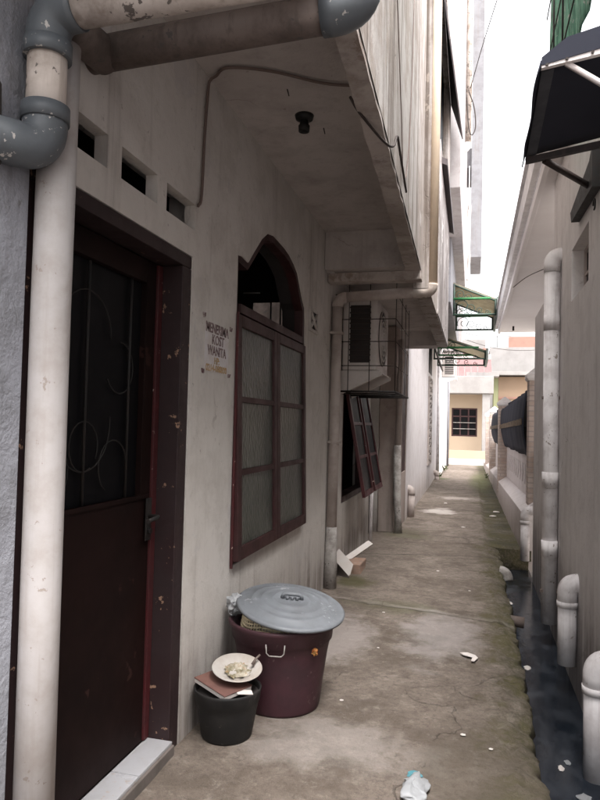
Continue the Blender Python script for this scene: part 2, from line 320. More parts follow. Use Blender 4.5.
M['stone'] = mat_stone()

def mat_net():
    t = NT('green_net')
    st = t.noise(1.0, t.scale((26, 26, 2.5)), 6, 0.7, 0.4); n2 = t.noise(22, None, 5, 0.7)
    c = t.mix(t.ramp(st, 0.4, 0.6), (0.06, 0.19, 0.13), (0.20, 0.42, 0.31))
    c = t.mix(t.ramp(n2, 0.56, 0.66, 0, 0.8), c, (0.55, 0.53, 0.52))
    c = t.mix(t.ramp(t.noise(1.0, t.scale((60, 60, 5), (3, 3, 3)), 4, 0.6), 0.58, 0.66), c, (0.02, 0.03, 0.03))
    t.bump(st, 0.7, 0.02); return t.fin(c, 0.8, 0.2)
M['net'] = mat_net()

# ------------------------------------------------------------------ mesh helpers
class MB:
    def __init__(s): s.b = bmesh.new()
    def box(s, a, b, bev=0.0, rot=None, piv=None):
        a, b = Vector(a), Vector(b); c = (a+b)/2; d = b-a
        r = bmesh.ops.create_cube(s.b, size=1)
        vs = r['verts']
        for v in vs: v.co = Vector((v.co.x*d.x, v.co.y*d.y, v.co.z*d.z))+c
        if rot is not None:
            p = Vector(piv) if piv is not None else c
            rm = Euler(rot).to_matrix()
            for v in vs: v.co = rm @ (v.co-p)+p
        if bev:
            es = list({e for v in vs for e in v.link_edges})
            bmesh.ops.bevel(s.b, geom=es, offset=bev, segments=2, affect='EDGES', profile=0.6)
        return s
    def tube(s, pts, r, seg=14, caps=True, radii=None):
        pts = [Vector(p) for p in pts]; n = len(pts)
        tan = []
        for i in range(n):
            d = (pts[min(i+1, n-1)]-pts[max(i-1, 0)]); tan.append(d.normalized())
        u = tan[0].orthogonal().normalized(); rings = []
        for i in range(n):
            u = (u-tan[i]*u.dot(tan[i])).normalized(); v = tan[i].cross(u)
            rr = radii[i] if radii else r
            rings.append([s.b.verts.new(pts[i]+(u*math.cos(2*math.pi*k/seg)+v*math.sin(2*math.pi*k/seg))*rr) for k in range(seg)])
        for i in range(n-1):
            for k in range(seg):
                f = s.b.faces.new((rings[i][k], rings[i][(k+1) % seg], rings[i+1][(k+1) % seg], rings[i+1][k])); f.smooth = True
        if caps:
            s.b.faces.new(rings[0][::-1]); s.b.faces.new(rings[-1])
        return s
    def pipe(s, p, q, r, wall=0.006, seg=24):   # hollow pipe
        p, q = Vector(p), Vector(q); t = (q-p).normalized(); u = t.orthogonal().normalized(); v = t.cross(u)
        ring = lambda c, rr: [s.b.verts.new(c+(u*math.cos(2*math.pi*k/seg)+v*math.sin(2*math.pi*k/seg))*rr) for k in range(seg)]
        A, B, D, E_ = ring(p, r), ring(q, r), ring(q, r-wall), ring(p, r-wall)
        for X, Y in ((A, B), (B, D), (D, E_), (E_, A)):
            for k in range(seg):
                f = s.b.faces.new((X[k], X[(k+1) % seg], Y[(k+1) % seg], Y[k])); f.smooth = True
        return s
    def lathe(s, prof, c=(0, 0, 0), seg=48, wob=0.0, cap_bottom=False, cap_top=False):
        c = Vector(c); rings = []
        for (r, z) in prof:
            rings.append([s.b.verts.new(c+Vector((math.cos(2*math.pi*k/seg)*r*(1+wob*math.sin(2*2*math.pi*k/seg+1)), math.sin(2*math.pi*k/seg)*r, z))) for k in range(seg)])
        for i in range(len(rings)-1):
            for k in range(seg):
                f = s.b.faces.new((rings[i][k], rings[i][(k+1) % seg], rings[i+1][(k+1) % seg], rings[i+1][k])); f.smooth = True
        if cap_bottom: s.b.faces.new(rings[0][::-1])
        if cap_top: s.b.faces.new(rings[-1])
        return s
    def prism(s, poly, ext):       # poly: list of 3-D points, extruded by ext
        ext = Vector(ext); a = [s.b.verts.new(Vector(p)) for p in poly]; b = [s.b.verts.new(Vector(p)+ext) for p in poly]
        n = len(a); s.b.faces.new(a[::-1]); s.b.faces.new(b)
        for i in range(n): s.b.faces.new((a[i], a[(i+1) % n], b[(i+1) % n], b[i]))
        return s
    def strip(s, outer, inner, ext):   # closed ring between two loops, extruded
        ext = Vector(ext); n = len(outer); V = s.b.verts.new
        o, i_, o2, i2 = [V(Vector(p)) for p in outer], [V(Vector(p)) for p in inner], [V(Vector(p)+ext) for p in outer], [V(Vector(p)+ext) for p in inner]
        for k in range(n):
            j = (k+1) % n
            for q in ((o[k], o[j], i_[j], i_[k]), (o2[k], i2[k], i2[j], o2[j]), (o[k], o2[k], o2[j], o[j]), (i_[k], i_[j], i2[j], i2[k])): s.b.faces.new(q)
        return s
    def quad(s, *ps):
        s.b.faces.new([s.b.verts.new(Vector(p)) for p in ps]); return s
    def jitter(s, amt, sc=6.0):
        for v in s.b.verts:
            v.co += noise.noise_vector(v.co*sc)*amt
        return s
    def build(s, name, mat, parent=None, smooth=False):
        bmesh.ops.recalc_face_normals(s.b, faces=s.b.faces[:])
        me = bpy.data.meshes.new(name); s.b.to_mesh(me); s.b.free()
        if smooth:
            for p in me.polygons: p.use_smooth = True
        me.materials.append(M[mat] if isinstance(mat, str) else mat)
        o = bpy.data.objects.new(name, me); C.objects.link(o)
        if parent is not None:
            o.parent = parent
            o.location = -parent.location       # parents are unrotated when parts are attached
        return o

def smooth(pts, k=6):     # Catmull-Rom through the points
    P = [Vector(p) for p in pts]; P = [P[0]*2-P[1]]+P+[P[-1]*2-P[-2]]; out = []
    for i in range(1, len(P)-2):
        a, b, c, d = P[i-1:i+3]
        for j in range(k):
            t = j/k; out.append(0.5*((2*b)+(c-a)*t+(2*a-5*b+4*c-d)*t*t+(3*b-a-3*c+d)*t**3))
    return out+[P[-2]]
def elbow(p0, corner, p1, R_=0.08, n=9):   # poly-line with a rounded corner
    p0, c, p1 = Vector(p0), Vector(corner), Vector(p1)
    a = (p0-c).normalized(); b = (p1-c).normalized()
    A, B = c+a*R_, c+b*R_
    out = []
    for i in range(n):
        t = i/(n-1); out.append(A*(1-t)**2+c*2*t*(1-t)+B*t*t)
    return out

def cut(o, mbs):
    for mb in mbs:
        bmesh.ops.recalc_face_normals(mb.b, faces=mb.b.faces[:])
        me = bpy.data.meshes.new('cut'); mb.b.to_mesh(me); mb.b.free()
        k = bpy.data.objects.new('cut', me); C.objects.link(k)
        md = o.modifiers.new('b', 'BOOLEAN'); md.operation = 'DIFFERENCE'; md.solver = 'EXACT'; md.object = k
        mw = o.parent; o.parent = None; loc = o.location.copy(); o.location = (0, 0, 0)
        bpy.context.view_layer.update()
        dg = bpy.context.evaluated_depsgraph_get()
        new = bpy.data.meshes.new_from_object(o.evaluated_get(dg))
        o.modifiers.clear(); old = o.data; nm = old.name; o.data = new
        o.parent = mw; o.location = loc
        bpy.data.objects.remove(k); bpy.data.meshes.remove(me); bpy.data.meshes.remove(old); new.name = nm
    return o

def thing(name, label, cat, loc=(0, 0, 0), group=None):
    o = bpy.data.objects.new(name, None); C.objects.link(o); o.location = loc; o.empty_display_size = 0.2
    o['label'] = label; o['category'] = cat
    if group: o['group'] = group
    return o
def tag(o, label, cat, group=None):
    o['label'] = label; o['category'] = cat
    if group: o['group'] = group
    return o
def struct(o): o['kind'] = 'structure'; return o
def lab(o, l): o['label'] = l; return o

# ================================================================== ground, alley, ditch, street
g = MB(); g.quad((-400, -400, -0.9), (400, -400, -0.9), (400, 400, -0.9), (-400, 400, -0.9)); struct(g.build('ground', 'street'))
g = MB()
n_, rows = 26, 0
g.box((-60, 25.9, -0.8), (60, 46, -0.035)); struct(g.build('street', 'street'))

def path_mesh():
    b = bmesh.new(); ys = []; y = -3.0
    while y < 8.3: ys.append(y); y += 0.03 if y > 1.5 else 0.1
    ys += [8.299, 8.301]; y = 8.4
    while y < 18: ys.append(y); y += 0.09
    ys.append(18.0); cols = 62; prev = None
    for y in ys:
        e = 0.315-0.004*max(0, 6-y)+0.045*noise.noise((y*1.7, 3, 0))+0.026*noise.noise((y*4.5, 1, 0))+0.014*noise.noise((y*17, 7, 0))+0.012*noise.noise((y*43, 2, 0))
        if y > 8.3: e = 0.68
        row = []
        for i in range(cols):
            t = i/(cols-1); x = -1.42+(e+1.42)*t**0.9
            z = 0.010*noise.noise((x*1.1, y*0.8, 0))+0.006*noise.noise((x*4, y*4, 2))+0.003*noise.noise((x*15, y*15, 4))
            z -= 0.035*max(0, (x-(e-0.16))/0.16)**2 if y < 8.3 else 0.0
            if y > 8.3 and x > 0.2:
                z += -0.03+0.012*noise.noise((x*3, y*2.5, 8))
            if y < 8.3 and e-x < 0.14: z += 0.022*noise.noise((x*14, y*14, 9))+0.016*noise.noise((x*45, y*45, 3))
            if y > 16.5 : z += 0.03*math.sin((y-16.5)/1.5*math.pi/2)
            row.append(b.verts.new((x, y, z)))
        ex = e; 
        for dx, zz in ((0.004, -0.05), (0.008, -0.11), (-0.02, -0.17), (-0.03, -0.75)):
            jx = 0.022*noise.noise((y*13, zz*25, 3))+0.012*noise.noise((y*40, zz*40, 8))
            row.append(b.verts.new((ex+dx+jx, y, zz)))
        if prev:
            for i in range(len(row)-1):
                f = b.faces.new((prev[i], prev[i+1], row[i+1], row[i])); f.smooth = True
        prev = row
    b.faces.new(list(reversed(prev))) if False else None
    for y in (8.3,):     # end face of the slab over the ditch
        q = [b.verts.new(p) for p in ((0.2, 8.298, -0.03), (0.7, 8.298, -0.035), (0.7, 8.298, -0.16), (0.2, 8.298, -0.16))]; b.faces.new(q)
    q = [b.verts.new(p) for p in ((0.2, 8.298, -0.16), (0.7, 8.298, -0.16), (0.7, 12, -0.16), (0.2, 12, -0.16))]; b.faces.new(q)
    me = bpy.data.meshes.new('path'); b.to_mesh(me); b.free(); me.materials.append(M['ground'])
    o = bpy.data.objects.new('path', me); C.objects.link(o); return struct(o)
path_mesh()
# far half of the path, past the last joint
b = MB()
for i in range(1):
    pass
bb = b.b; prev = None
for j in range(60):
    y = 18.02+j*0.14; row = []
    for i in range(24):
        x = -1.35+i*0.091
        row.append(bb.verts.new((x, y, -0.02+0.02*noise.noise((x*1.5, y, 5)))))
    if prev:
        for i in range(23): bb.faces.new((prev[i], prev[i+1], row[i+1], row[i])).smooth = True
    prev = row
struct(b.build('path', 'ground'))
wb = MB(); wb.quad((0.12, -3, -0.27), (0.68, -3, -0.27), (0.68, 12, -0.27), (0.12, 12, -0.27)); struct(wb.build('ditch_water', 'water'))

# ================================================================== boarding house (left)
XW = -1.21
H = thing('boarding_house', 'old cream plastered boarding house with maroon door and arched window under a stained overhanging storey', 'building', (XW, 3, 0))
wall = MB().box((-1.37, -3, -0.4), (XW, 9.0, 3.1)).build('wall', 'wall_cream', H)
def arch_loop(x, d=0.0):
    pts = [(3.262, 0.645), (3.262, 2.285), (3.335, 2.295), (3.43, 2.285), (3.52, 2.365), (3.655, 2.478), (3.77, 2.545), (3.90, 2.566), (4.02, 2.562), (4.15, 2.556), (4.27, 2.54), (4.40, 2.505), (4.49, 2.465), (4.58, 2.37), (4.65, 2.30), (4.715, 2.255), (4.73, 2.17), (4.73, 0.655)]
    if d:
        cy, cz = 4.0, 1.6; out = []
        n = len(pts)
        for i in range(n):
            p0, p1, p2 = Vector(pts[i-1]), Vector(pts[i]), Vector(pts[(i+1) % n])
            t1, t2 = (p1-p0).normalized(), (p2-p1).normalized()
            nn = Vector((-t1.y, t1.x))+Vector((-t2.y, t2.x)); nn.normalize()
            out.append(p1-nn*d)
        pts = [(q.x, q.y) for q in out]
    return [(x, a, c) for a, c in pts]
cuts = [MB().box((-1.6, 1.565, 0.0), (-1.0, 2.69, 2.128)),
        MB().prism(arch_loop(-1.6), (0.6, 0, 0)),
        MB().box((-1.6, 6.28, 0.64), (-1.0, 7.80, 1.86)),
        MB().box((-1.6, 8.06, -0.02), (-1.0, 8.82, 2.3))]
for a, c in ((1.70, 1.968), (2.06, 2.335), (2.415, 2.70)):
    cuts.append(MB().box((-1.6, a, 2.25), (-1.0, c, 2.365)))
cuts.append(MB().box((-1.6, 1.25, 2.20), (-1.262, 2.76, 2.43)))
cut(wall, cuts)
# bluish rough plaster on the wall left of the door
MB().box((XW-0.01, -3, -0.35), (XW+0.012, 1.555, 2.9)).build('plaster_strip', 'wall_blue', H)
# rooms behind
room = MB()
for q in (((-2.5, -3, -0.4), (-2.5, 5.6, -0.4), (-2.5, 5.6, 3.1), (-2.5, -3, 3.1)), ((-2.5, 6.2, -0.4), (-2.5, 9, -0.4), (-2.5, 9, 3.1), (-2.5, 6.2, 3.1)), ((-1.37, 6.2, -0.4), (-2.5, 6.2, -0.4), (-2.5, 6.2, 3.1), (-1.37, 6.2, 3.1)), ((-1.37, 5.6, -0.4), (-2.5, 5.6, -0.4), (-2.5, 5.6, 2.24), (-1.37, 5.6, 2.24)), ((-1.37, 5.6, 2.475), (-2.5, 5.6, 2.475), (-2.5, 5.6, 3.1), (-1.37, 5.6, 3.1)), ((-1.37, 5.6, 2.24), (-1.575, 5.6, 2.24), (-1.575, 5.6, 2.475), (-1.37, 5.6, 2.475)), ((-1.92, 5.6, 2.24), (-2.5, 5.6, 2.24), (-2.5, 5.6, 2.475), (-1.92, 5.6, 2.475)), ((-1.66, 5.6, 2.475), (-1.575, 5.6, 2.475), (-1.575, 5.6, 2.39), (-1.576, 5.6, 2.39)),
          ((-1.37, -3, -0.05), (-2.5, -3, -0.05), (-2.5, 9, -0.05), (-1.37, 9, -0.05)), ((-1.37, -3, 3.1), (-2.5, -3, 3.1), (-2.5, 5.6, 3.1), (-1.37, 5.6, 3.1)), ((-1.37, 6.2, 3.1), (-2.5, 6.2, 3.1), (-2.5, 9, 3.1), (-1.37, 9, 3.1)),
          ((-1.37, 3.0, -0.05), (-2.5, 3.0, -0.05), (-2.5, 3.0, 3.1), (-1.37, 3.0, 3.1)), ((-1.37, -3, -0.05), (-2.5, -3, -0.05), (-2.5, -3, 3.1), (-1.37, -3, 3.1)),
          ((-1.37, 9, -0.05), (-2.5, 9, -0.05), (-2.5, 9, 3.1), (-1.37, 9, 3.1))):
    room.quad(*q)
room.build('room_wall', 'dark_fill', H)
MB().box((-2.5, 6.16, 1.9), (-1.38, 6.19, 3.0)).build('light_well', 'pipe_brown', H)  # back panel of an added open shaft that brightens the inner opening
bw = MB()
for x in (-1.66, -1.75): bw.box((x-.006, 5.585, 2.24), (x+.006, 5.595, 2.475))
bw.build('inner_bar', 'black_iron', H)
MB().tube([(-1.80, 5.0, 2.443), (-1.66, 5.0, 2.44)], 0.006, 8).build('bright_line_bar', 'paper', H)  # added pale bar, painted in place of a thin bright line indoors
# soffit, beams
MB().box((-1.30, 0.75, 3.0), (-0.42, 5.32, 3.10)).build('soffit', 'soffit', H)
eb = MB()
eb.prism([(-0.445, 1.95, 2.72), (-0.385, 1.95, 2.72), (-0.385, 1.95, 3.0), (-0.47, 1.95, 3.0)], (0, 0.001, 0)) if False else None
# edge beam: slightly skewed in plan as in the house
for (y0, x0a, x0b, y1, x1a, x1b) in ((0.75, -0.435, -0.370, 5.42, -0.545, -0.43),):
    vs = [Vector(p) for p in ((x0a, y0, 2.72), (x0b, y0, 2.72), (x0b, y0, 3.1), (x0a, y0, 3.1), (x1a, y1, 2.675), (x1b, y1, 2.675), (x1b, y1, 3.1), (x1a, y1, 3.1))]
    V = [eb.b.verts.new(v) for v in vs]
    for f in ((0, 1, 2, 3), (7, 6, 5, 4), (0, 4, 5, 1), (1, 5, 6, 2), (2, 6, 7, 3), (3, 7, 4, 0)): eb.b.faces.new([V[i] for i in f])
bmesh.ops.subdivide_edges(eb.b, edges=[e for e in eb.b.edges if abs(e.verts[0].co.y-e.verts[1].co.y) > 1], cuts=110, use_grid_fill=True)
for v in eb.b.verts:
    if v.co.z < 2.8: v.co.z += 0.008*noise.noise((v.co.x*9, v.co.y*5, 0)); v.co.x += 0.006*noise.noise((v.co.z, v.co.y*7, 4))
eb.build('edge_beam', 'beam', H)
cb = MB().box((-1.205, 5.32, 2.69), (-0.552, 5.42, 3.08)); cb.build('cross_beam', 'soffit', H)
lip = MB().box((-1.20, 5.425, 2.605), (-0.42, 5.56, 2.68), 0.008); lip.build('drip_lip', 'beam', H)
# upper storey
uw = MB()
V = [uw.b.verts.new(p) for p in ((-0.368, 0.75, 2.75), (-0.425, 5.60, 2.69), (-0.425, 5.60, 6.3), (-0.368, 0.75, 6.3), (-0.50, 0.75, 3.1), (-0.56, 5.60, 3.1), (-0.56, 5.6, 6.3), (-0.50, 0.75, 6.3))]
for f in ((0, 1, 2, 3), (7, 6, 5, 4), (0, 4, 5, 1), (1, 5, 6, 2), (2, 6, 7, 3), (3, 7, 4, 0)): uw.b.faces.new([V[i] for i in f])
uw.box((-1.40, 0.76, 3.12), (-0.54, 0.90, 6.3))
uw.box((-3.0, 0.75, 6.31), (-0.35, 9.85, 6.45))
uw.build('upper_wall', 'wall_weathered', H)
uw2 = MB().box((-0.50, 5.61, 2.57), (-0.37, 9.85, 6.3)).build('upper_wall', 'wall_weathered', H)
cut(uw2, [MB().box((-0.7, 7.0, 4.45), (-0.3, 9.1, 6.1))])
MB().box((-0.47, 7.0, 4.45), (-0.44, 9.1, 6.1)).build('upper_window', 'dark_glass', H)
MB().box((-0.445, 7.0, 2.59), (-0.362, 9.84, 4.44)).build('stained_panel', 'wall_dark_weathered', H)
MB().box((-1.21, 5.7, 2.76), (-0.51, 9.5, 2.86)).build('soffit', 'soffit', H)
MB().box((-1.21, 9.45, 2.55), (-0.505, 9.84, 2.76)).build('cross_beam', 'soffit', H)
wl = MB().prism([(-0.361, 7.3, 4.30), (-0.361, 9.85, 4.27), (-0.30, 9.85, 4.24), (-0.30, 7.3, 4.27)], (0, 0, 0.07)); wl.build('window_ledge', 'dark_zinc', H)
sh = MB().prism([(-0.369, 7.2, 6.15), (-0.369, 9.8, 6.15), (-0.20, 9.8, 5.62), (-0.30, 7.2, 5.62)], (0.012, 0, 0.012)); sh.build('window_shutter', 'dark_zinc', H)
# pier
MB().box((-1.205, 8.85, -0.1), (-0.985, 9.3, 2.74), 0.012).build('pier', 'pier', H)
cwl = MB().box((-1.10, 9.31, -0.1), (-0.953, 10.0, 2.54)).build('end_wall', 'pier', H)
cut(cwl, [MB().box((-1.3, 9.36, 0.74), (-0.9, 9.97, 2.6))])
MB().box((-1.0, 9.365, 0.745), (-0.965, 9.965, 2.535)).build('side_window', 'maroon', H)

# --- door
fr = MB().box((-1.36, 2.60, 0.0), (-1.213, 2.685, 2.07), 0.004); fr.box((-1.36, 1.567, 0.0), (-1.213, 1.61, 2.07), 0.004); fr.box((-1.36, 1.567, 2.072), (-1.213, 2.685, 2.125), 0.004)
fr = fr.build('door_frame', 'maroon_worn', H)
dp = MB().box((-1.352, 1.613, 0.062), (-1.315, 2.555, 1.085), 0.003)
for a, b_ in ((1.613, 1.66), (2.475, 2.555)): dp.box((-1.352, a, 1.087), (-1.315, b_, 2.065), 0.003)
dp.box((-1.352, 1.662, 1.97), (-1.315, 2.473, 2.065), 0.003)
dp.box((-1.315, 1.615, 1.075), (-1.308, 2.54, 1.092))
dp = dp.build('door', 'maroon_door', H)
MB().box((-1.352, 2.557, 0.062), (-1.305, 2.597, 2.065), 0.003).build('door_stile', 'maroon_red', dp).location = (0, 0, 0)
gl = MB().box((-1.345, 1.662, 1.088), (-1.34, 2.473, 1.968)).build('door_glass', 'dark_glass', dp); gl.location = (0, 0, 0)
gr = MB()
def arc(cy, cz, r, a0, a1, x=-1.328, n=16): return [(x, cy+r*math.cos(R(a0+(a1-a0)*i/n)), cz+r*math.sin(R(a0+(a1-a0)*i/n))) for i in range(n+1)]
for cy, cz, r, a0, a1 in ((2.07, 1.38, 0.17, 180, 370), (2.07, 1.30, 0.09, -30, 300), (1.88, 1.22, 0.1, -60, 200), (2.27, 1.22, 0.1, -20, 240), (2.07, 1.70, 0.16, 0, 220), (1.85, 1.6, 0.1, 90, 330), (2.3, 1.6, 0.1, -150, 90)):
    gr.tube(arc(cy, cz, r, a0, a1), 0.0024, 6)
gr.tube([(-1.328, 2.07, 1.09), (-1.328, 2.07, 1.965)], 0.006, 6); gr.tube([(-1.328, 1.77, 1.09), (-1.328, 1.77, 1.965)], 0.006, 6); gr.tube([(-1.328, 2.37, 1.09), (-1.328, 2.37, 1.965)], 0.006, 6)
gr.build('door_grille', 'black_iron', dp).location = (0, 0, 0)
hd = MB().box((-1.304, 2.50, 0.90), (-1.298, 2.545, 1.075), 0.002)
hd.tube([(-1.30, 2.522, 1.00), (-1.255, 2.522, 1.00), (-1.248, 2.50, 1.0), (-1.248, 2.42, 0.995)], 0.009, 8); hd.tube([(-1.30, 2.522, 0.94), (-1.285, 2.522, 0.94)], 0.012, 10)
hd.build('handle', 'black_iron', dp).location = (0, 0, 0)
for o in bpy.data.objects:
    if o.parent is dp: o.location = (0, 0, 0)
# door step: three white tiles on a dark riser
MB().box((-1.36, 1.567, -0.05), (-1.185, 2.598, 0.045), 0.004).build('door_step', 'grout', H)
for a, b_ in ((1.57, 1.905), (1.909, 2.31), (2.314, 2.597)):
    MB().box((-1.314, a, 0.045), (-1.196, b_, 0.058), 0.002).build('step_tile', 'white_tile', H)

# --- arched window
wd = MB().strip(arch_loop(-1.38), arch_loop(-1.38, 0.03), (0.095, 0, 0))  # dark inner strip: the reveal's shade is put into its colour
wf = MB().strip(arch_loop(-1.283), arch_loop(-1.283, 0.042), (0.065, 0, 0))
wf.box((-1.30, 3.31, 1.985), (-1.205, 4.685, 2.035), 0.003)
wf = wf.build('window', 'maroon', H); wd = wd.build('reveal_shade', 'dark_fill', H); lab(wf, 'maroon arched window with six patterned panes and an open dark transom')
sr = Matrix.Rotation(R(3.6), 4, 'Y')
def wsash(y0, y1, z0, z1, parent, x, ang, frame='maroon', panes=3, side='maroon_red', pane='pane', fw_=0.062, th=0.035):
    piv = Vector((x, 0, z1)); rot = Matrix.Translation(piv) @ Matrix.Rotation(-ang, 4, 'Y') @ Matrix.Translation(-piv)
    f = MB(); f.box((x-th, y0, z0), (x, y0+fw_, z1), 0.003); f.box((x-th, y1-fw_, z0), (x, y1, z1), 0.003)
    f.box((x-th, y0+fw_+.001, z0), (x, y1-fw_-.001, z0+fw_*1.1), 0.003); f.box((x-th, y0+fw_+.001, z1-fw_), (x, y1-fw_-.001, z1), 0.003)
    h = (z1-z0-fw_*2.1)/panes
    for k in range(1, panes): f.box((x-th+.004, y0+fw_+.001, z0+fw_*1.1+h*k-.016), (x-.003, y1-fw_-.001, z0+fw_*1.1+h*k+.016), 0.002)
    for v in f.b.verts: v.co = rot @ v.co
    s = f.build('sash', frame, parent); s.location = (0, 0, 0)
    if pane:
        p = MB()
        p.box((x-th*0.6, y0+fw_*.8, z0+fw_*.8), (x-th*.6+.005, y1-fw_*.8, z1-fw_*.8))
        for v in p.b.verts: v.co = rot @ v.co
        p = p.build('pane', pane, parent); p.location = (0, 0, 0)
    return s
wsash(3.262, 3.985, 0.675, 1.975, wf, -1.200, R(1.6)); wsash(3.99, 4.72, 0.675, 1.975, wf, -1.200, R(1.6))
MB().box((-1.205, 3.252, 0.64), (-1.192, 3.2615, 1.98)).build('side_strip', 'maroon_red', wf).location = (0, 0, 0)
MB().box((-1.33, 3.32, 2.04), (-1.325, 4.68, 2.5)).b.free()
for o in bpy.data.objects:
    if o.parent is wf: o.location = (0, 0, 0)
# --- open casement window further on
w2 = MB().strip([(-1.33, 6.285, 0.645), (-1.33, 6.285, 1.855), (-1.33, 7.795, 1.855), (-1.33, 7.795, 0.645)], [(-1.33, 6.34, 0.70), (-1.33, 6.34, 1.80), (-1.33, 7.74, 1.80), (-1.33, 7.74, 0.70)], (0.117, 0, 0))
w2 = w2.build('window', 'maroon', H); lab(w2, 'dark window opening with two red sashes propped open below the caged unit')
wsash(6.40, 6.98, 0.68, 1.80, w2, -1.195, R(10.5), 'maroon_red', 3, pane='dark_glass', fw_=0.05, th=0.032)
wsash(7.10, 7.68, 0.68, 1.80, w2, -1.195, R(10.5), 'maroon_red', 3, pane='dark_glass', fw_=0.05, th=0.032)
for o in bpy.data.objects:
    if o.parent is w2: o.location = (0, 0, 0)
MB().box((-1.32, 8.07, 0.0), (-1.28, 8.81, 0.66), 0.003).build('door', 'maroon_door', H)
MB().box((-1.36, 8.07, 0.665), (-1.34, 8.81, 2.29)).build('doorway_shade', 'dark_fill', H)  # dark sheet painted in place of the shade in the doorway
# small pierced vent block beside the arched window
vb = MB(); y0, y1, z0, z1 = 4.83, 5.10, 2.11, 2.29
vb.strip([(XW, y0, z0), (XW, y0, z1), (XW, y1, z1), (XW, y1, z0)], [(XW, y0+.025, z0+.022), (XW, y0+.025, z1-.022), (XW, y1-.025, z1-.022), (XW, y1-.025, z0+.022)], (0.015, 0, 0))
vb.tube([(XW+.006, y0+.02, z0+.02), (XW+.006, y1-.02, z1-.02)], 0.014, 8); vb.tube([(XW+.006, y0+.02, z1-.02), (XW+.006, y1-.02, z0+.02)], 0.014, 8)
vb = vb.build('vent_block', 'wall_cream', H)
MB().box((XW+.001, y0+.02, z0+.02), (XW+.004, y1-.02, z1-.02)).build('vent_hole_shade', 'dark_fill', H)  # dark plate on the wall, painted as the shade inside the holes

# --- painted notice on the wall (centre-aligned text lines)
sg = thing('notice', 'faded hand-painted boarding notice on the cream wall beside the maroon door', 'sign', (XW, 3.0, 1.76))
def text(body, y, z, size, mat, parent, sx=1.0):
    cu = bpy.data.curves.new('lettering', 'FONT'); cu.body = body; cu.size = size; cu.align_x = 'CENTER'; cu.align_y = 'CENTER'; cu.extrude = 0.0008; cu.offset = size*0.018
    cu.resolution_u = 3
    o = bpy.data.objects.new('t', cu); C.objects.link(o); bpy.context.view_layer.update()
    me = bpy.data.meshes.new_from_object(o.evaluated_get(bpy.context.evaluated_depsgraph_get())); bpy.data.objects.remove(o)
    for v in me.vertices:
        a = v.co.copy(); v.co = Vector((XW+0.0022+a.z, y+a.x*sx, z+a.y))
    me.materials.clear(); me.materials.append(M[mat])
    t = bpy.data.objects.new('lettering', me); C.objects.link(t); t.parent = parent; t.location = -parent.location
    return t
MB().box((XW-.002, 2.85, 1.638), (XW+.0012, 3.155, 1.852)).build('painted_panel', 'sign_board', sg)
text('MENERIMA', 3.0, 1.845, 0.066, 'letter_dark', sg, 0.92)
text('KOST', 3.01, 1.792, 0.066, 'letter_dark', sg, 0.95)
text('WANITA', 3.0, 1.738, 0.064, 'letter_dark', sg, 0.92)
text('HP:', 3.0, 1.692, 0.046, 'letter_gold', sg, 1.0)
text('0214-080800', 3.0, 1.655, 0.046, 'letter_gold', sg, 1.1)
for yy, zz in ((2.83, 1.895), (3.18, 1.875), (2.83, 1.635), (3.17, 1.635)):
    MB().box((XW-.002, yy-.012, zz-.009), (XW+.004, yy+.012, zz+.009)).jitter(.006, 40).build('corner_mark', 'letter_dark', sg)

# ================================================================== pipes, left
def pole(name, label, cat, pts, r, mat, parent_loc=None, group=None):
    o = MB().tube(pts, r, 20).build(name, mat); return tag(o, label, cat, group)
t = thing('drainpipe', 'stout white drainpipe standing full height in front of the maroon door jamb', 'drainpipe', (-1.15, 1.61, 0))
MB().tube([(-1.146, 1.61, -0.05), (-1.150, 1.61, 0.9), (-1.154, 1.612, 1.7), (-1.152, 1.612, 2.46)], 0.054, 28).build('pipe', 'pipe_white', t)
# overhead waste pipe with grey elbows
t = thing('waste_pipe', 'dirty white waste pipe with grey elbows turning down into the wall above the door', 'waste pipe', (-1.13, 1.52, 2.3))
MB().tube([(-1.128, 1.52, 2.405), (-1.128, 1.52, 2.20)], 0.052, 28).build('pipe', 'pipe_dirty', t)
MB().tube([(-1.05, 1.52, 2.50), (-0.25, 1.535, 2.525)], 0.052, 28).build('pipe', 'pipe_dirty', t)
MB().tube([(-1.128, 1.52, 2.385)]+elbow((-1.128, 1.52, 2.40), (-1.128, 1.52, 2.50), (-1.03, 1.52, 2.50), 0.075)+[(-1.035, 1.52, 2.501)], 0.059, 28).build('elbow', 'pipe_grey', t)
MB().tube([(-1.128, 1.52, 2.225)]+elbow((-1.128, 1.52, 2.23), (-1.128, 1.52, 2.115), (-1.20, 1.40, 2.115), 0.072)+[(-1.225, 1.358, 2.11)], 0.059, 28).build('elbow', 'pipe_grey', t)
MB().tube([(-1.128, 1.52, 2.415), (-1.128, 1.52, 2.372)], 0.0635, 28).build('collar', 'pipe_grey', t)
MB().tube([(-1.128, 1.52, 2.238), (-1.128, 1.52, 2.195)], 0.0635, 28).build('collar', 'pipe_grey', t)
t = thing('waste_pipe', 'brown grimy waste pipe running across under the overhang, behind the elbowed one', 'waste pipe', (-0.8, 1.85, 2.58))
MB().tube([(-1.26, 1.85, 2.57), (-0.40, 1.855, 2.61)], 0.055, 28).build('pipe', 'pipe_brown', t)
MB().tube([(-0.445, 1.855, 2.608)]+elbow((-0.43, 1.855, 2.608), (-0.33, 1.857, 2.612), (-0.33, 1.857, 2.9), 0.08)+[(-0.33, 1.857, 2.75)], 0.062, 28).build('elbow', 'pipe_grey', t)
MB().tube([(-0.33, 1.857, 2.74), (-0.33, 1.857, 4.5)], 0.055, 24).build('pipe', 'pipe_brown', t)
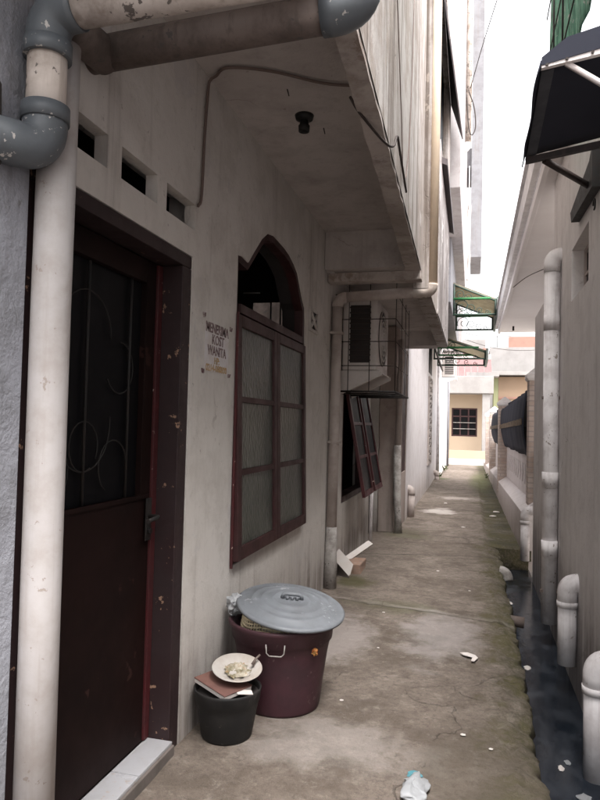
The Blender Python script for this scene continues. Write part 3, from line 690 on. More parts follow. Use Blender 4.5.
hole = MB().box((-1.213, 1.24, 2.04), (-1.18, 1.42, 2.26), 0.01).jitter(0.02, 15).build('hole_shade', 'dark_fill', H)  # dark block painted as the shaded broken hole around the elbow

MB().tube([(-1.16, 1.86, 2.568), (-1.165, 1.78, 2.565), (-1.18, 1.60, 2.55)], 0.057, 28).build('elbow', 'pipe_brown', t)
# cream rain pipe: down the upper wall, along under the slab, down the lower wall
t = thing('rain_pipe', 'pale rain pipe crossing under the overhang and dropping down past the arched window', 'drainpipe', (-1.15, 5.62, 0))
MB().tube([(-0.345, 5.66, 6.5), (-0.345, 5.66, 2.62)], 0.044, 20).build('upper_pipe', 'pipe_cream', t)
MB().tube(elbow((-0.345, 5.66, 2.64), (-0.345, 5.66, 2.545), (-0.44, 5.66, 2.545), 0.07)+[(-0.50, 5.66, 2.545)], 0.05, 20).build('elbow', 'pipe_dirty', t)
MB().tube([(-0.48, 5.66, 2.545), (-1.08, 5.65, 2.515)], 0.045, 20).build('pipe', 'pipe_wall', t)
MB().tube(elbow((-1.05, 5.65, 2.515), (-1.155, 5.645, 2.51), (-1.155, 5.64, 2.4), 0.08), 0.05, 20).build('elbow', 'pipe_wall', t)
MB().tube([(-1.155, 5.645, 2.44), (-1.157, 5.63, 1.4), (-1.16, 5.61, 0.5)], 0.045, 20).build('pipe', 'pipe_wall', t)
MB().tube([(-1.16, 5.61, 0.52), (-1.162, 5.605, 0.25), (-1.16, 5.60, -0.05)], 0.053, 20, radii=[0.049, 0.055, 0.06]).jitter(0.006, 18).build('cement_sleeve', 'pipe_cement', t)
for z in (2.2, 1.25): MB().box((-1.208, 5.585, z-.012), (-1.10, 5.69, z+.012), 0.003).build('clip', 'pipe_wall', t)
# pipe on the pier
t = thing('drainpipe', 'bulging plastered pipe hugging the pier past the open red window', 'drainpipe', (-0.94, 8.78, 0))
MB().tube([(-0.935, 8.80, 2.55), (-0.915, 8.78, 2.25), (-0.935, 8.78, 2.05), (-0.945, 8.78, 1.1)], 0.040, 16).build('pipe', 'pipe_wall', t)
MB().tube([(-0.944, 8.78, 1.15), (-0.945, 8.78, 0.4), (-0.925, 8.77, 0.25), (-0.915, 8.76, -0.03)], 0.05, 16, radii=[0.046, 0.05, 0.045, 0.052]).jitter(0.012, 9).build('cement_sleeve', 'pipe_cement', t)
tag(MB().tube([(-1.16, 7.95, -0.03), (-1.165, 7.95, 0.35), (-1.155, 7.95, 0.72)], 0.022, 10).build('conduit', 'pipe_lilac'), 'thin grey conduit rising beside the low dark door', 'conduit')
for (yy, xx, zt, l_) in ((10.4, -0.90, 0.43, 'short white waste pipe bent out of the white wall next to the pier'), (17.6, -0.87, 0.22, 'low white waste pipe bent out of the white wall, farther up the alley')):
    t = thing('waste_pipe', l_, 'waste pipe', (xx, yy, 0))
    MB().tube([(xx-.09, yy, zt)]+elbow((xx-.06, yy, zt), (xx, yy, zt), (xx, yy, zt-.1), 0.055)+[(xx, yy, zt-.09)], 0.062, 16).build('elbow', 'pipe_wall', t)
    MB().tube([(xx, yy, zt-.07), (xx, yy, -0.03)], 0.055, 16).build('pipe', 'pipe_wall', t)

# ================================================================== air conditioner in cage
def ac_unit(label, x0, x1, y0, y1, z0, z1, group=None):
    t = thing('air_conditioner', label, 'air conditioner', ((x0+x1)/2, (y0+y1)/2, z0), group)
    MB().box((x0, y0, z0), (x1, y1, z1), 0.012).build('casing', 'ac_white', t)
    bk = MB().box((x0+.07, y0-.003, z0+.07), (x1-.06, y0+.002, z1-.06)); bk.build('side_vent', 'dark_fill', t)
    lv = MB(); n = 11
    for k in range(n):
        z = z0+.09+(z1-z0-.17)*k/(n-1); lv.box((x0+.065, y0-.014, z-.007), (x1-.055, y0-.003, z+.007))
    lv.build('louvre', 'ac_white' if x1 > -0.6 else 'brown_iron', t)
    cy, cz, r = (y0+y1)/2-.03, (z0+z1)/2, (z1-z0)*.40
    MB().tube([(x1-.002, cy, cz), (x1+.006, cy, cz)], r, 32).build('fan_opening_shade', 'dark_fill', t)  # solid disc, coloured dark for the shade behind the fan grille
    gr = MB()
    for rr in (r, r*.82, r*.62, r*.42, r*.22): gr.tube([(x1+.012, cy+rr*math.cos(a*math.pi/16), cz+rr*math.sin(a*math.pi/16)) for a in range(33)], 0.006, 6, caps=False)
    for a in range(8): gr.tube([(x1+.012, cy, cz), (x1+.012, cy+r*math.cos(a*math.pi/4), cz+r*math.sin(a*math.pi/4))], 0.004, 5)
    gr.build('fan_grille', 'ac_white', t); return t
ac_unit('grimy air conditioner with dark side louvres inside the iron cage', -1.16, -0.845, 5.93, 6.72, 1.90, 2.555)
sb = thing('bracket', 'white wedge-shaped bracket carrying the caged air conditioner', 'bracket', (-1.2, 5.93, 1.7))
for yy in (5.93, 6.6):
    MB().prism([(-1.208, yy, 1.885), (-0.80, yy, 1.885), (-0.80, yy, 1.855), (-1.208, yy, 1.66)], (0, 0.04, 0)).build('arm', 'ac_white', sb)
MB().box((-1.208, 5.93, 1.886), (-0.82, 6.68, 1.897)).build('shelf', 'ac_white', sb)
cg = thing('iron_cage', 'rusty black iron bar cage around the air conditioner', 'cage', (-1.2, 5.8, 1.7))
k = MB(); r_ = 0.0042
xs = (-1.08, -0.89, -0.66); ysn = (5.80, 6.2, 6.6, 7.0, 6.3); zs = (1.70, 1.93, 2.145, 2.345, 2.57)
for z in zs: k.tube([(-1.207, 5.8, z), (-0.66, 5.8, z)], r_, 6); k.tube([(-0.66, 5.8, z), (-0.66, 7.0, z)], r_*.8, 6)
for x in xs: k.tube([(x, 5.8, 1.70), (x, 5.8, 2.70)], r_, 6)
for y in (6.3, 6.65, 7.0): k.tube([(-0.66, y, 1.70), (-0.66, y, 2.62)], r_*.8, 6)
k.build('bar', 'brown_iron', cg)
k = MB()
for y in (5.8, 6.2, 6.6, 7.0): k.tube([(-1.207, y, 1.70), (-0.66, y, 1.70)], 0.009, 6)
k.tube([(-0.66, 5.8, 1.70), (-0.66, 7.0, 1.70)], 0.011, 6); k.build('tray', 'black_iron', cg)

# ================================================================== cables, lamp holder
tag(MB().tube(smooth([(XW+.012, 2.70, 2.36), (XW+.012, 2.735, 2.42), (XW+.012, 2.75, 2.7), (XW+.012, 2.775, 2.93), (XW+.02, 2.78, 2.975), (-1.16, 2.77, 2.985), (-1.08, 2.72, 2.988), (-0.9, 2.79, 2.988), (-0.7, 2.93, 2.985), (-0.55, 3.0, 2.99)]), 0.007, 8).build('cable', 'cable_brown'), 'brown cable climbing from the vent holes and crossing the soffit', 'cable')
tag(MB().tube(smooth([(-0.50, 2.60, 2.735), (-0.47, 2.68, 2.70), (-0.40, 2.9, 2.67), (-0.375, 3.05, 2.71), (-0.37, 3.15, 2.80), (-0.372, 3.3, 2.78), (-0.378, 3.7, 2.72)]), 0.006, 8).build('cable', 'cable_dark'), 'short dark cable looping under the edge of the slab onto the stained upper wall', 'cable')
tag(MB().tube(smooth([(-0.376, 2.35, 4.6), (-0.378, 2.75, 4.0), (-0.385, 3.2, 3.45), (-0.388, 3.5, 3.0), (-0.39, 3.62, 2.82), (-0.40, 3.9, 2.9), (-0.402, 4.1, 3.3), (-0.40, 4.2, 4.2)]), 0.0028, 6).build('cable', 'cable_brown'), 'thin sagging cable hanging on the streaked white upper wall', 'cable')
lh = thing('lamp_holder', 'small black lamp holder without a bulb on the soffit', 'lamp', (-0.866, 3.26, 3.0))
MB().lathe([(0.0, 0.0), (0.05, 0.0), (0.045, -0.02), (0.02, -0.028)], (-0.866, 3.26, 3.0), 20).build('base', 'black_plastic', lh)
MB().lathe([(0.02, -0.02), (0.024, -0.05), (0.03, -0.055), (0.028, -0.085), (0.018, -0.088), (0.015, -0.06)], (-0.866, 3.26, 3.0), 20).build('socket', 'black_plastic', lh)
for x, y in ((-0.88, 2.98), (-0.8, 3.42)): MB().tube([(x, y, 3.0), (x+.004, y+.02, 2.975)], 0.0025, 5).build('soffit_nail', 'black_iron', H)

# ================================================================== white house further on the left
W3 = thing('white_house', 'white plastered house past the pier with green ironwork awnings over the alley', 'building', (-0.95, 14, 0))
MB().box((-1.4, 10.02, -0.2), (-0.95, 20.0, 3.72)).build('wall', 'wall_white', W3)
MB().box((-1.4, 20.01, -0.2), (-0.90, 25.4, 4.4)).build('wall', 'white_paint', W3)
MB().box((-1.4, 12.5, 3.73), (-0.42, 19.9, 4.94), 0.01).build('overhang', 'concrete_pale', W3)
MB().box((-1.4, 9.9, 4.95), (-0.22, 17.2, 10.7), 0.01).build('upper_storey', 'wall_pale', W3)
vc = MB()
for k_ in range(11):
    z = 0.55+k_*0.18
    vc.strip([(-0.95, 14.85, z), (-0.95, 14.85, z+.178), (-0.95, 16.0, z+.178), (-0.95, 16.0, z)], [(-0.95, 14.95, z+.03), (-0.95, 14.95, z+.148), (-0.95, 15.9, z+.148), (-0.95, 15.9, z+.03)], (0.03, 0, 0))
    vc.tube([(-0.935, 14.9, z+.02), (-0.935, 15.95, z+.16)], 0.018, 6); vc.tube([(-0.935, 14.9, z+.16), (-0.935, 15.95, z+.02)], 0.018, 6)
vc.build('vent_block', 'pipe_wall', W3)
vh = MB()
for k_ in range(11): vh.box((-0.949, 14.94, 0.58+k_*.18), (-0.944, 15.91, 0.70+k_*.18))
vh.build('vent_hole_shade', 'dark_fill', W3)  # solid dark plates, coloured as shade in the pierced blocks
MB().box((-0.99, 14.9, 2.62), (-0.946, 16.1, 3.5)).build('window', 'dark_glass', W3)
MB().prism([(-0.945, 14.9, 3.45), (-0.945, 16.1, 3.45), (-0.70, 16.1, 2.72), (-0.70, 14.9, 2.72)], (0.02, 0, 0.02)).build('window_shutter', 'brown_iron', W3)
tag(MB().tube([(-0.905, 18.6, -0.02), (-0.905, 18.6, 3.6)], 0.04, 12).build('drainpipe', 'pipe_lilac'), 'slim white drainpipe on the white wall before the small outdoor unit', 'drainpipe')
tag(MB().tube([(-0.86, 25.0, -0.02), (-0.86, 25.0, 3.4)], 0.045, 12).build('drainpipe', 'concrete_pale'), 'grey drainpipe on the last white corner before the street', 'drainpipe')
ac_unit('white air conditioner on the far white wall beneath the lower awning', -0.89, -0.50, 20.3, 21.1, 2.92, 3.62)
sb = thing('bracket', 'white wall bracket under the far air conditioner', 'bracket', (-0.9, 20.3, 2.7))
MB().prism([(-0.898, 20.3, 2.905), (-0.46, 20.3, 2.905), (-0.46, 20.3, 2.87), (-0.898, 20.3, 2.72)], (0, 0.05, 0)).build('arm', 'white_paint', sb)
MB().box((-0.898, 20.36, 2.86), (-0.46, 21.05, 2.90)).build('shelf', 'white_paint', sb)

# green ironwork awnings
def spiral(cx, cz, r0, r1, a0, turns, y, n=26):
    return [(cx+(r0+(r1-r0)*i/n)*math.cos(a0+turns*2*math.pi*i/n), y, cz+(r0+(r1-r0)*i/n)*math.sin(a0+turns*2*math.pi*i/n)) for i in range(n+1)]
def iron_awning(label, xw, xt, y0, y1, z_top, z_tip, z_bar, z_green):
    t = thing('awning', label, 'awning', (xw, y0, z_bar), 'green ironwork awnings over the alley')
    MB().prism([(xw, y0, z_top), (xt, y0, z_tip), (xt, y0, z_tip-.03), (xw, y0, z_top-.03)], (0, y1-y0, 0)).build('canopy', 'awning_sheet', t)
    MB().box((xt, y0-.05, z_bar-.05), (xt+.05, y1+.05, z_tip+.04), 0.005).build('front_valance', 'awning_top', t)
    for y in (y0, y1):
        br = MB(); br.tube([(xw, y, z_bar), (xt, y, z_bar)], 0.022, 8); br.tube([(xw+.02, y, z_bar), (xw+.02, y, z_top-.03)], 0.02, 8); br.tube([(xt-.02, y, z_bar), (xt-.02, y, z_tip)], 0.02, 8)
        br.tube([(xw, y, z_top-.05), (xt, y, z_tip-.05)], 0.018, 8)
        H_ = z_top-z_bar; L_ = xt-xw
        for (u, v, q) in ((.22, .25, .2), (.42, .18, .15), (.62, .13, .1), (.80, .08, .07), (.16, .62, .14), (.36, .52, .13)):
            br.tube(spiral(xw+L_*u, z_bar+H_*v, q*H_*.25, q*H_*1.15, u*5, 1.4, y), 0.008, 6)
        br.build('bracket', 'dark_iron_green', t)
        MB().tube([(xw, y-.01, z_green), (xw+L_*.86, y-.01, z_green)], 0.026, 8).build('green_bar', 'green_iron', t)
    return t
iron_awning('upper green ironwork awning, high on the concrete wall over the alley', -0.42, 0.45, 14.0, 16.2, 4.42, 4.06, 3.74, 4.07)
iron_awning('lower green ironwork awning over the white wall near the small outdoor unit', -0.93, 0.30, 16.3, 18.0, 3.68, 3.26, 3.06, 3.33)

# tall panel-like concrete house with pipe beyond
T3 = thing('concrete_building', 'tall narrow grey concrete wall rising against the white sky beyond the awnings', 'building', (0, 20, 0))
MB().box((-0.13, 20.2, 6.5), (0.195, 22.5, 17), 0.01).build('wall', 'concrete_pale', T3)
MB().box((-3.5, 20.6, 3.75), (-0.35, 22.5, 9.0)).build('wall', 'wall_pale', T3)
MB().box((-0.36, 20.65, 9.4), (-0.12, 22.4, 10.0)).build('slab', 'concrete_pale', T3)
t = thing('drainpipe', 'cream drainpipe with an elbow high on the upper storey before the grey wall', 'drainpipe', (-0.18, 14, 7))
MB().tube([(-0.155, 13.6, 12), (-0.17, 13.6, 7.2)], 0.07, 14).build('pipe', 'pipe_dirty', t)
MB().tube(elbow((-0.17, 13.6, 7.25), (-0.17, 13.6, 7.05), (-0.3, 13.6, 7.05), 0.12)+[(-0.44, 13.6, 7.05)], 0.075, 14).build('elbow', 'white_paint', t)
tag(MB().tube(smooth([(-0.13, 13.4, 8.2), (0.1, 12.9, 8.8), (0.45, 12, 9.5), (0.8, 11, 10.3), (1.5, 9, 12)]), 0.008, 5).build('wire', 'cable_dark'), 'thin black wire crossing the white sky from the high cream drainpipe', 'wire')
tag(MB().tube(smooth([(-0.16, 13.4, 8.15), (-0.05, 13.4, 7.8), (-0.02, 13.4, 7.4), (-0.10, 13.4, 7.25), (-0.16, 13.4, 7.5), (-0.20, 13.4, 8.1)]), 0.012, 6).build('cable', 'cable_dark'), 'tangled cable loop by the elbow of the high cream drainpipe', 'cable')
rg = MB(); pv = None
for i in range(26):
    z = 6.5-i*.07; wv_ = 0.03+0.05*abs(noise.noise((z*2, 1, 0)))*(1 if i < 20 else .4)
    cx = -0.14+0.04*noise.noise((z*1.6, 4, 4)); a, b_ = rg.b.verts.new((cx-wv_, 15.4+.03*math.sin(z*9), z)), rg.b.verts.new((cx+wv_, 15.4-.03*math.cos(z*7), z))
    if pv: rg.b.faces.new((pv[0], pv[1], b_, a)).smooth = True
    pv = (a, b_)
rg = rg.build('rag', 'paper'); sm = rg.modifiers.new('s', 'SOLIDIFY'); sm.thickness = 0.01
tag(rg, 'tattered white strip of plastic hanging beside the grey concrete wall', 'rag')
tag(MB().tube([(-0.14, 15.4, 7.4), (-0.145, 15.4, 6.4)], 0.01, 6).build('cord', 'paper'), 'pale cord holding the tattered plastic strip', 'cord')

# ================================================================== right side
N = thing('neighbour_house', 'grey plastered single-storey house with a white eave on the right of the alley', 'building', (0.7, 3, 0))
rw = MB().box((0.66, -4, -0.85), (0.82, 5.98, 3.52)).build('wall', 'wall_grey', N)
cut(rw, [MB().box((0.4, 4.22, 2.30), (1.0, 4.92, 2.66))])
wr = MB().strip([(0.74, 4.221, 2.301), (0.74, 4.221, 2.659), (0.74, 4.919, 2.659), (0.74, 4.919, 2.301)], [(0.74, 4.25, 2.33), (0.74, 4.25, 2.63), (0.74, 4.89, 2.63), (0.74, 4.89, 2.33)], (0.03, 0, 0))
for yy in (4.41, 4.57, 4.73): wr.box((0.742, yy-.014, 2.331), (0.768, yy+.014, 2.629))
wr.box((0.744, 4.251, 2.47), (0.766, 4.889, 2.49))
wr = wr.build('window', 'pipe_wall', N); lab(wr, 'small barred window set deep in the grey wall')
MB().box((0.755, 4.251, 2.331), (0.758, 4.889, 2.629)).build('pane', 'dark_glass', wr).location = (0, 0, 0)
wr_loc = None
MB().box((1.9, 5.0, -0.2), (2.05, 15.0, 3.52)).build('wall', 'wall_white', N)
MB().box((0.545, 4.7, 3.53), (2.6, 15.2, 3.56)).build('soffit', 'ceiling_white', N)
fa = MB().box((0.53, 4.7, 3.50), (0.575, 15.2, 3.60), 0.004); fa.build('fascia', 'ceiling_white', N)
MB().box((0.47, 4.7, 3.605), (0.53, 15.2, 3.83), 0.004).build('fascia', 'fascia_paint', N)
MB().prism([(0.44, 4.68, 3.835), (2.6, 4.68, 4.75), (2.6, 4.68, 4.78), (0.44, 4.68, 3.865)], (0, 10.56, 0)).build('roof', 'roof_tile', N)
MB().prism([(0.56, 15.1, 3.565), (2.6, 15.1, 3.565), (2.6, 15.1, 4.74), (0.56, 15.1, 3.88)], (0, 0.09, 0)).build('gable', 'ceiling_white', N)
tag(MB().box((0.665, 6.0, -0.85), (0.82, 7.75, 2.65), 0.006).build('garden_wall', 'wall_grey'), 'plain grey boundary wall lower than the house, behind the tall white drainpipe', 'wall')
tag(MB().tube(smooth([(0.56, 10.2, 3.5), (0.7, 9.3, 3.46), (0.95, 8.6, 3.44), (1.2, 8.2, 3.5)]), 0.006, 5).build('wire', 'cable_dark'), 'thin wire sagging beneath the white eave', 'wire')
for x, y in ((1.0, 9.2), (0.8, 14.3)): MB().tube([(x, y, 3.53), (x, y, 3.44)], 0.02, 8).build('soffit_hook', 'black_iron', N)
# pipes on the right wall
t = thing('drainpipe', 'tall white drainpipe with a rounded elbow at its top on the right grey wall', 'drainpipe', (0.595, 5.5, 0))
MB().pipe((0.598, 5.52, -0.10), (0.594, 5.49, 2.66), 0.058, 0.005, 28).build('pipe', 'pipe_lilac', t)
MB().tube([(0.594, 5.49, 2.64)]+elbow((0.594, 5.49, 2.68), (0.594, 5.49, 2.77), (0.68, 5.49, 2.77), 0.07)+[(0.72, 5.49, 2.77)], 0.064, 28).build('elbow', 'pipe_lilac', t)
for z in (2.18, 0.95, 0.42): MB().tube([(0.595, 5.495, z), (0.595, 5.496, z+.12)], 0.0605, 28).build('collar', 'pipe_lilac', t)
for z in (1.65, 0.15): MB().box((0.528, 5.485, z-.012), (0.665, 5.507, z+.012), .002).build('clamp', 'pipe_brown', t)
def stub(x, y, ztop, zbot, r, label):
    t = thing('waste_pipe', label, 'waste pipe', (x, y, zbot), 'white waste pipes dropping into the ditch')
    MB().pipe((x, y, zbot), (x, y, ztop-.11), r, 0.005, 28).build('pipe', 'pipe_lilac', t)
    MB().tube([(x, y, ztop-.15)]+elbow((x, y, ztop-.1), (x, y, ztop-r*.4), (x+.1, y, ztop-r*.4), 0.065)+[(0.70, y, ztop-r*.4)], r*1.09, 28).build('elbow', 'pipe_lilac', t)
    MB().tube([(x, y, ztop-.17), (x, y, ztop-.135)], r*1.15, 28).build('collar', 'pipe_lilac', t)
stub(0.60, 4.52, 0.455, -0.075, 0.056, 'short white waste pipe with an elbow low on the grey wall beside the tall drainpipe')
stub(0.60, 3.50, 0.305, -0.30, 0.058, 'white waste pipe cut off by the right edge of the view')
stub(0.605, 8.02, 0.49, -0.10, 0.05, 'farthest white waste pipe, at the corner where the fence ledge begins')
# stubs from the path edge into the ditch
t = MB().pipe((0.22, 5.42, -0.075), (0.41, 5.40, -0.085), 0.042, 0.005, 20).build('pipe_stub', 'pipe_brown'); tag(t, 'short brown pipe end sticking out of the path edge over the ditch', 'pipe')
t = MB().tube(elbow((0.2, 7.0, -0.03), (0.36, 6.97, -0.03), (0.37, 6.95, -0.2), 0.07)+[(0.368, 6.955, -0.12)], 0.055, 16).build('pipe_stub', 'pipe_cement'); tag(t, 'grey pipe elbow bending from the path edge down into the ditch', 'pipe')

# black awning
A = thing('awning', 'black fabric retractable awning on white metal arms above the right wall', 'awning', (0.66, 3.2, 2.7))
xo, y0, y1 = 0.25, 2.76, 3.61
def cz(x, y): return 2.865+(x-xo)*0.20-(y-y0)*0.055
cv = MB(); nx, ny = 8, 8; gv = [[cv.b.verts.new((xo+(0.66-xo)*i/nx, y0+(y1-y0)*j/ny, cz(xo+(0.66-xo)*i/nx, y0+(y1-y0)*j/ny)+0.02-0.008*math.sin(j/ny*math.pi)*math.sin(i/nx*math.pi))) for j in range(ny+1)] for i in range(nx+1)]
for i in range(nx):
    for j in range(ny): cv.b.faces.new((gv[i][j], gv[i+1][j], gv[i+1][j+1], gv[i][j+1])).smooth = True
cv = cv.build('canopy', 'black_fabric', A); s_ = cv.modifiers.new('s', 'SOLIDIFY'); s_.thickness = 0.006
vl = MB(); ll = []
for j in range(25):
    y = y0+(y1-y0)*j/24; ll.append((vl.b.verts.new((xo-.004, y, cz(xo, y)+.022)), vl.b.verts.new((xo-.018+.012*noise.noise((y*4, 0, 3)), y, cz(xo, y)-.045-.008*math.sin(y*22)))))
for a, b_ in zip(ll, ll[1:]): vl.b.faces.new((a[0], b_[0], b_[1], a[1])).smooth = True
vl = vl.build('valance', 'black_fabric', A); s_ = vl.modifiers.new('s', 'SOLIDIFY'); s_.thickness = 0.006
MB().prism([(xo, y0-.004, cz(xo, y0)+.0), (0.66, y0-.004, cz(.66, y0)), (0.66, y0-.004, cz(.66, y0)+.10), (0.345, y0-.004, cz(.345, y0)+.085), (xo, y0-.004, cz(xo, y0)+.032)], (0, 0.008, 0)).build('side_panel', 'black_fabric', A)
MB().prism([(xo+.005, y0+.06, cz(xo, y0+.06)+.006), (xo+.055, y0+.06, cz(xo+.05, y0+.06)+.006), (xo+.055, y1-.02, cz(xo+.05, y1)+.006), (xo+.005, y1-.02, cz(xo, y1)+.006)], (0, 0, 0.006)).build('hem', 'grey_fabric', A)
fb = MB(); fb.prism([(xo, y0, cz(xo, y0)-.010), (0.66, y0, cz(.66, y0)-.030), (0.66, y0, cz(.66, y0)-.002), (xo, y0, cz(xo, y0)+.012)], (0, 0.022, 0)); fb.build('front_bar', 'white_metal', A)
MB().tube([(0.345, y0+.02, cz(.345, y0)-.01), (0.66, y0+.05, 2.66)], 0.013, 4).build('brace', 'white_metal', A)
MB().box((xo, y1-.03, cz(xo, y1)-.028), (0.655, y1, cz(xo, y1)+.004), 0.003, rot=(0, -math.atan(0.20)*.8, 0), piv=(xo, y1, cz(xo, y1))).build('rear_bar', 'dark_zinc', A)
MB().tube([(0.345, 3.60, 2.805), (0.645, 3.98, 2.77)], 0.018, 4).build('arm', 'brown_iron', A)
MB().prism([(0.658, 3.80, 2.96), (0.658, 3.90, 2.90), (0.658, 4.62, 2.835), (0.658, 4.58, 2.76), (0.658, 3.80, 2.72)], (-0.05, 0, 0)).build('wall_bracket', 'black_iron', A)
MB().tube([(0.64, 3.92+.03*math.cos(a*.6), 2.66+.03*math.sin(a*.6)) for a in range(9)], 0.005, 6).build('ring', 'black_iron', A)

for (bx, bz) in ((0.27, 0.0), (0.345, 0.0), (0.44, -0.004)):
    MB().tube([(bx, y0-.002, cz(bx, y0)-.004+bz), (bx, y0-.008, cz(bx, y0)-.004+bz)], 0.006, 8).build('bolt', 'brown_iron', A)

# green net over the eave
gn = MB(); G = []
for i in range(31):
    row = []
    for j in range(25):
        y = 2.2+2.65*i/30; z = 3.42+1.3*j/24
        row.append(gn.b.verts.new((0.50-.10*(z-3.42)/1.3*0+.025*noise.noise((y*4, z*1.2, 0))+.012*math.sin(y*21+2*math.sin(z*2)), y+.02*noise.noise((y, z*3, 5)), z+.04*noise.noise((y*3, 8, 0)))))
    G.append(row)
for i in range(30):
    for j in range(24): gn.b.faces.new((G[i][j], G[i+1][j], G[i+1][j+1], G[i][j+1])).smooth = True
t = thing('shade_net', 'crumpled green shade netting on a dark frame above the black awning', 'netting', (0.5, 4.0, 3.4))
gn = gn.build('net', 'net', t); s_ = gn.modifiers.new('s', 'SOLIDIFY'); s_.thickness = 0.008
k = MB()
for y in (2.3, 3.2, 4.0, 4.45): k.tube([(0.475, y, 3.40), (0.475, y, 4.72)], 0.006, 6)
for z in (3.6, 3.95, 4.3): k.tube([(0.472, 2.2, z), (0.472, 4.85, z)], 0.004, 6)
k.build('frame', 'black_iron', t)

# ================================================================== fence beyond the garden wall
F = thing('fence', 'stone-clad boundary fence with white ledge and post caps on the right', 'fence', (0.6, 8.3, 0))
def fx(y): return 0.60-(y-8.3)*0.0088
def quadprism(mb, f0, f1):
    V = [mb.b.verts.new(p) for p in f0]+[mb.b.verts.new(p) for p in f1]; n = len(f0)
    mb.b.faces.new(V[:n][::-1]); mb.b.faces.new(V[n:])
    for i in range(n): mb.b.faces.new((V[i], V[(i+1) % n], V[n+(i+1) % n], V[n+i]))
lg = MB(); sec = lambda y, h: [(fx(y)-.02, y, -0.3), (fx(y)-.02, y, h), (fx(y)+.13, y, h+.10), (fx(y)+.3, y, h+.10), (fx(y)+.3, y, -0.3)]
quadprism(lg, sec(8.36, 0.42), sec(25.4, 0.16)); lg.build('ledge', 'wall_white', F)
fwall = MB(); quadprism(fwall, [(fx(8.2)+.14, 8.2, 0.4), (fx(8.2)+.24, 8.2, .4), (fx(8.2)+.24, 8.2, 1.12), (fx(8.2)+.14, 8.2, 1.12)], [(fx(25)+.14, 25, 0.1), (fx(25)+.24, 25, .1), (fx(25)+.24, 25, 1.02), (fx(25)+.14, 25, 1.02)])
fwall.build('base_wall', 'wall_white', F)
for i in range(12):
    y = 8.9+i*.42; x = fx(y)+.139; MB().prism([(x, y-.13, .78), (x, y, .92), (x, y+.13, .78), (x, y, .64)], (-.008, 0, 0)).build('diamond_relief', 'wall_white', F)
for (y, wy, h) in ((8.5, 0.30, 2.0), (14.0, 0.34, 1.86), (19.0, 0.34, 1.82), (22.8, 0.34, 1.80)):
    x = fx(y)+(.0 if y > 9 else .10)
    p = MB().box((x-.03, y, 0.1), (x+.22, y+wy, h), 0.01).build('post', 'stone', F)
    c = MB(); c.lathe([(0.0, h+.20), (0.06, h+.17), (.20, h+.085), (.215, h+.075), (.215, h+.03), (.19, h+.0), (0, h)], (x+.095, y+wy/2, 0), 4)
    for v in c.b.verts:
        d = v.co-Vector((x+.095, y+wy/2, v.co.z)); d.rotate(Euler((0, 0, R(45)))); d.y *= 1.1; v.co = Vector((x+.095, y+wy/2, v.co.z))+d
    for f in c.b.faces: f.smooth = False
    c = c.build('cap', 'white_paint', p); c.location = (0, 0, 0)
rl = MB()
for z in (1.10, 1.45, 1.8): rl.tube([(fx(8.6)+.16, 8.6, z), (fx(24)+.16, 24, z)], 0.02, 6)
for i in range(100): y = 8.8+i*.15; rl.tube([(fx(y)+.16, y, 1.0), (fx(y)+.16, y, 1.92)], 0.012, 5)
rl.build('railing', 'black_iron', F)
def sheet(ya, yb, z0, za, zb, label):
    b = MB(); G = []; n = 40
    for i in range(n+1):
        y = ya+(yb-ya)*i/n; row = []
        zt = za+(zb-za)*i/n
        for j in range(11):
            t_ = j/10; z = zt+(z0+.008*math.sin(i*.5)-zt)*t_
            bul = 0.05*math.sin(t_*math.pi)+.06*(1-t_)*(i/n if True else 0)
            row.append(b.b.verts.new((fx(y)+.09-bul+.02*noise.noise((y*2.5, z*2, 1))+.01*math.sin(y*11), y, z)))
        G.append(row)
    for i in range(n):
        for j in range(10): b.b.faces.new((G[i][j], G[i+1][j], G[i+1][j+1], G[i][j+1])).smooth = True
    t = thing('tarpaulin', label, 'tarpaulin', (fx(ya), ya, z0), 'black sheets tied over the fence railing')
    o = b.build('sheet', 'black_fabric', t); s = o.modifiers.new('s', 'SOLIDIFY'); s.thickness = 0.006
    bd = MB(); pv = None
    for i in range(n+1):
        y = ya+(yb-ya)*i/n; z = (za+(zb-za)*i/n)*.52+z0*.48; x = fx(y)+.09-.062-.03*(i/n)+.02*noise.noise((y*2.5, z*2, 1))+.01*math.sin(y*11)-.012
        a, c_ = bd.b.verts.new((x, y, z-.04)), bd.b.verts.new((x, y, z+.04))
        if pv: bd.b.faces.new((pv[0], a, c_, pv[1]))
        pv = (a, c_)
    o = bd.build('band', 'band_gold', t); s = o.modifiers.new('s', 'SOLIDIFY'); s.thickness = 0.004
    return t
sheet(8.85, 13.95, 1.06, 1.90, 1.78, 'nearer black sheet with a faint gold band tied over the fence between two stone posts')
sheet(14.4, 18.9, 1.03, 1.84, 1.78, 'farther black sheet draped over the fence behind the first capped post')

# ================================================================== far street: houses
Yh = 33
D = thing('cream_house', 'cream house with a brown window and white balcony at the end of the alley', 'building', (0, Yh, 0))
wl = MB().box((-7, Yh, -0.1), (0.80, Yh+.25, 3.02)).build('wall', 'cream_wall', D)
cut(wl, [MB().box((-0.97, Yh-.5, 0.98), (0.24, Yh+.5, 2.36))])
wn = MB().strip([(-0.965, Yh+.05, 0.985), (-0.965, Yh+.05, 2.355), (0.235, Yh+.05, 2.355), (0.235, Yh+.05, 0.985)], [(-0.90, Yh+.05, 1.05), (-0.90, Yh+.05, 2.29), (0.17, Yh+.05, 2.29), (0.17, Yh+.05, 1.05)], (0, 0.08, 0))
for x in (-0.56, -0.17): wn.box((x-.035, Yh+.055, 1.051), (x+.035, Yh+.12, 2.289))
wn.box((-0.899, Yh+.06, 1.92), (0.169, Yh+.115, 1.99))
wn = wn.build('window', 'maroon', D)
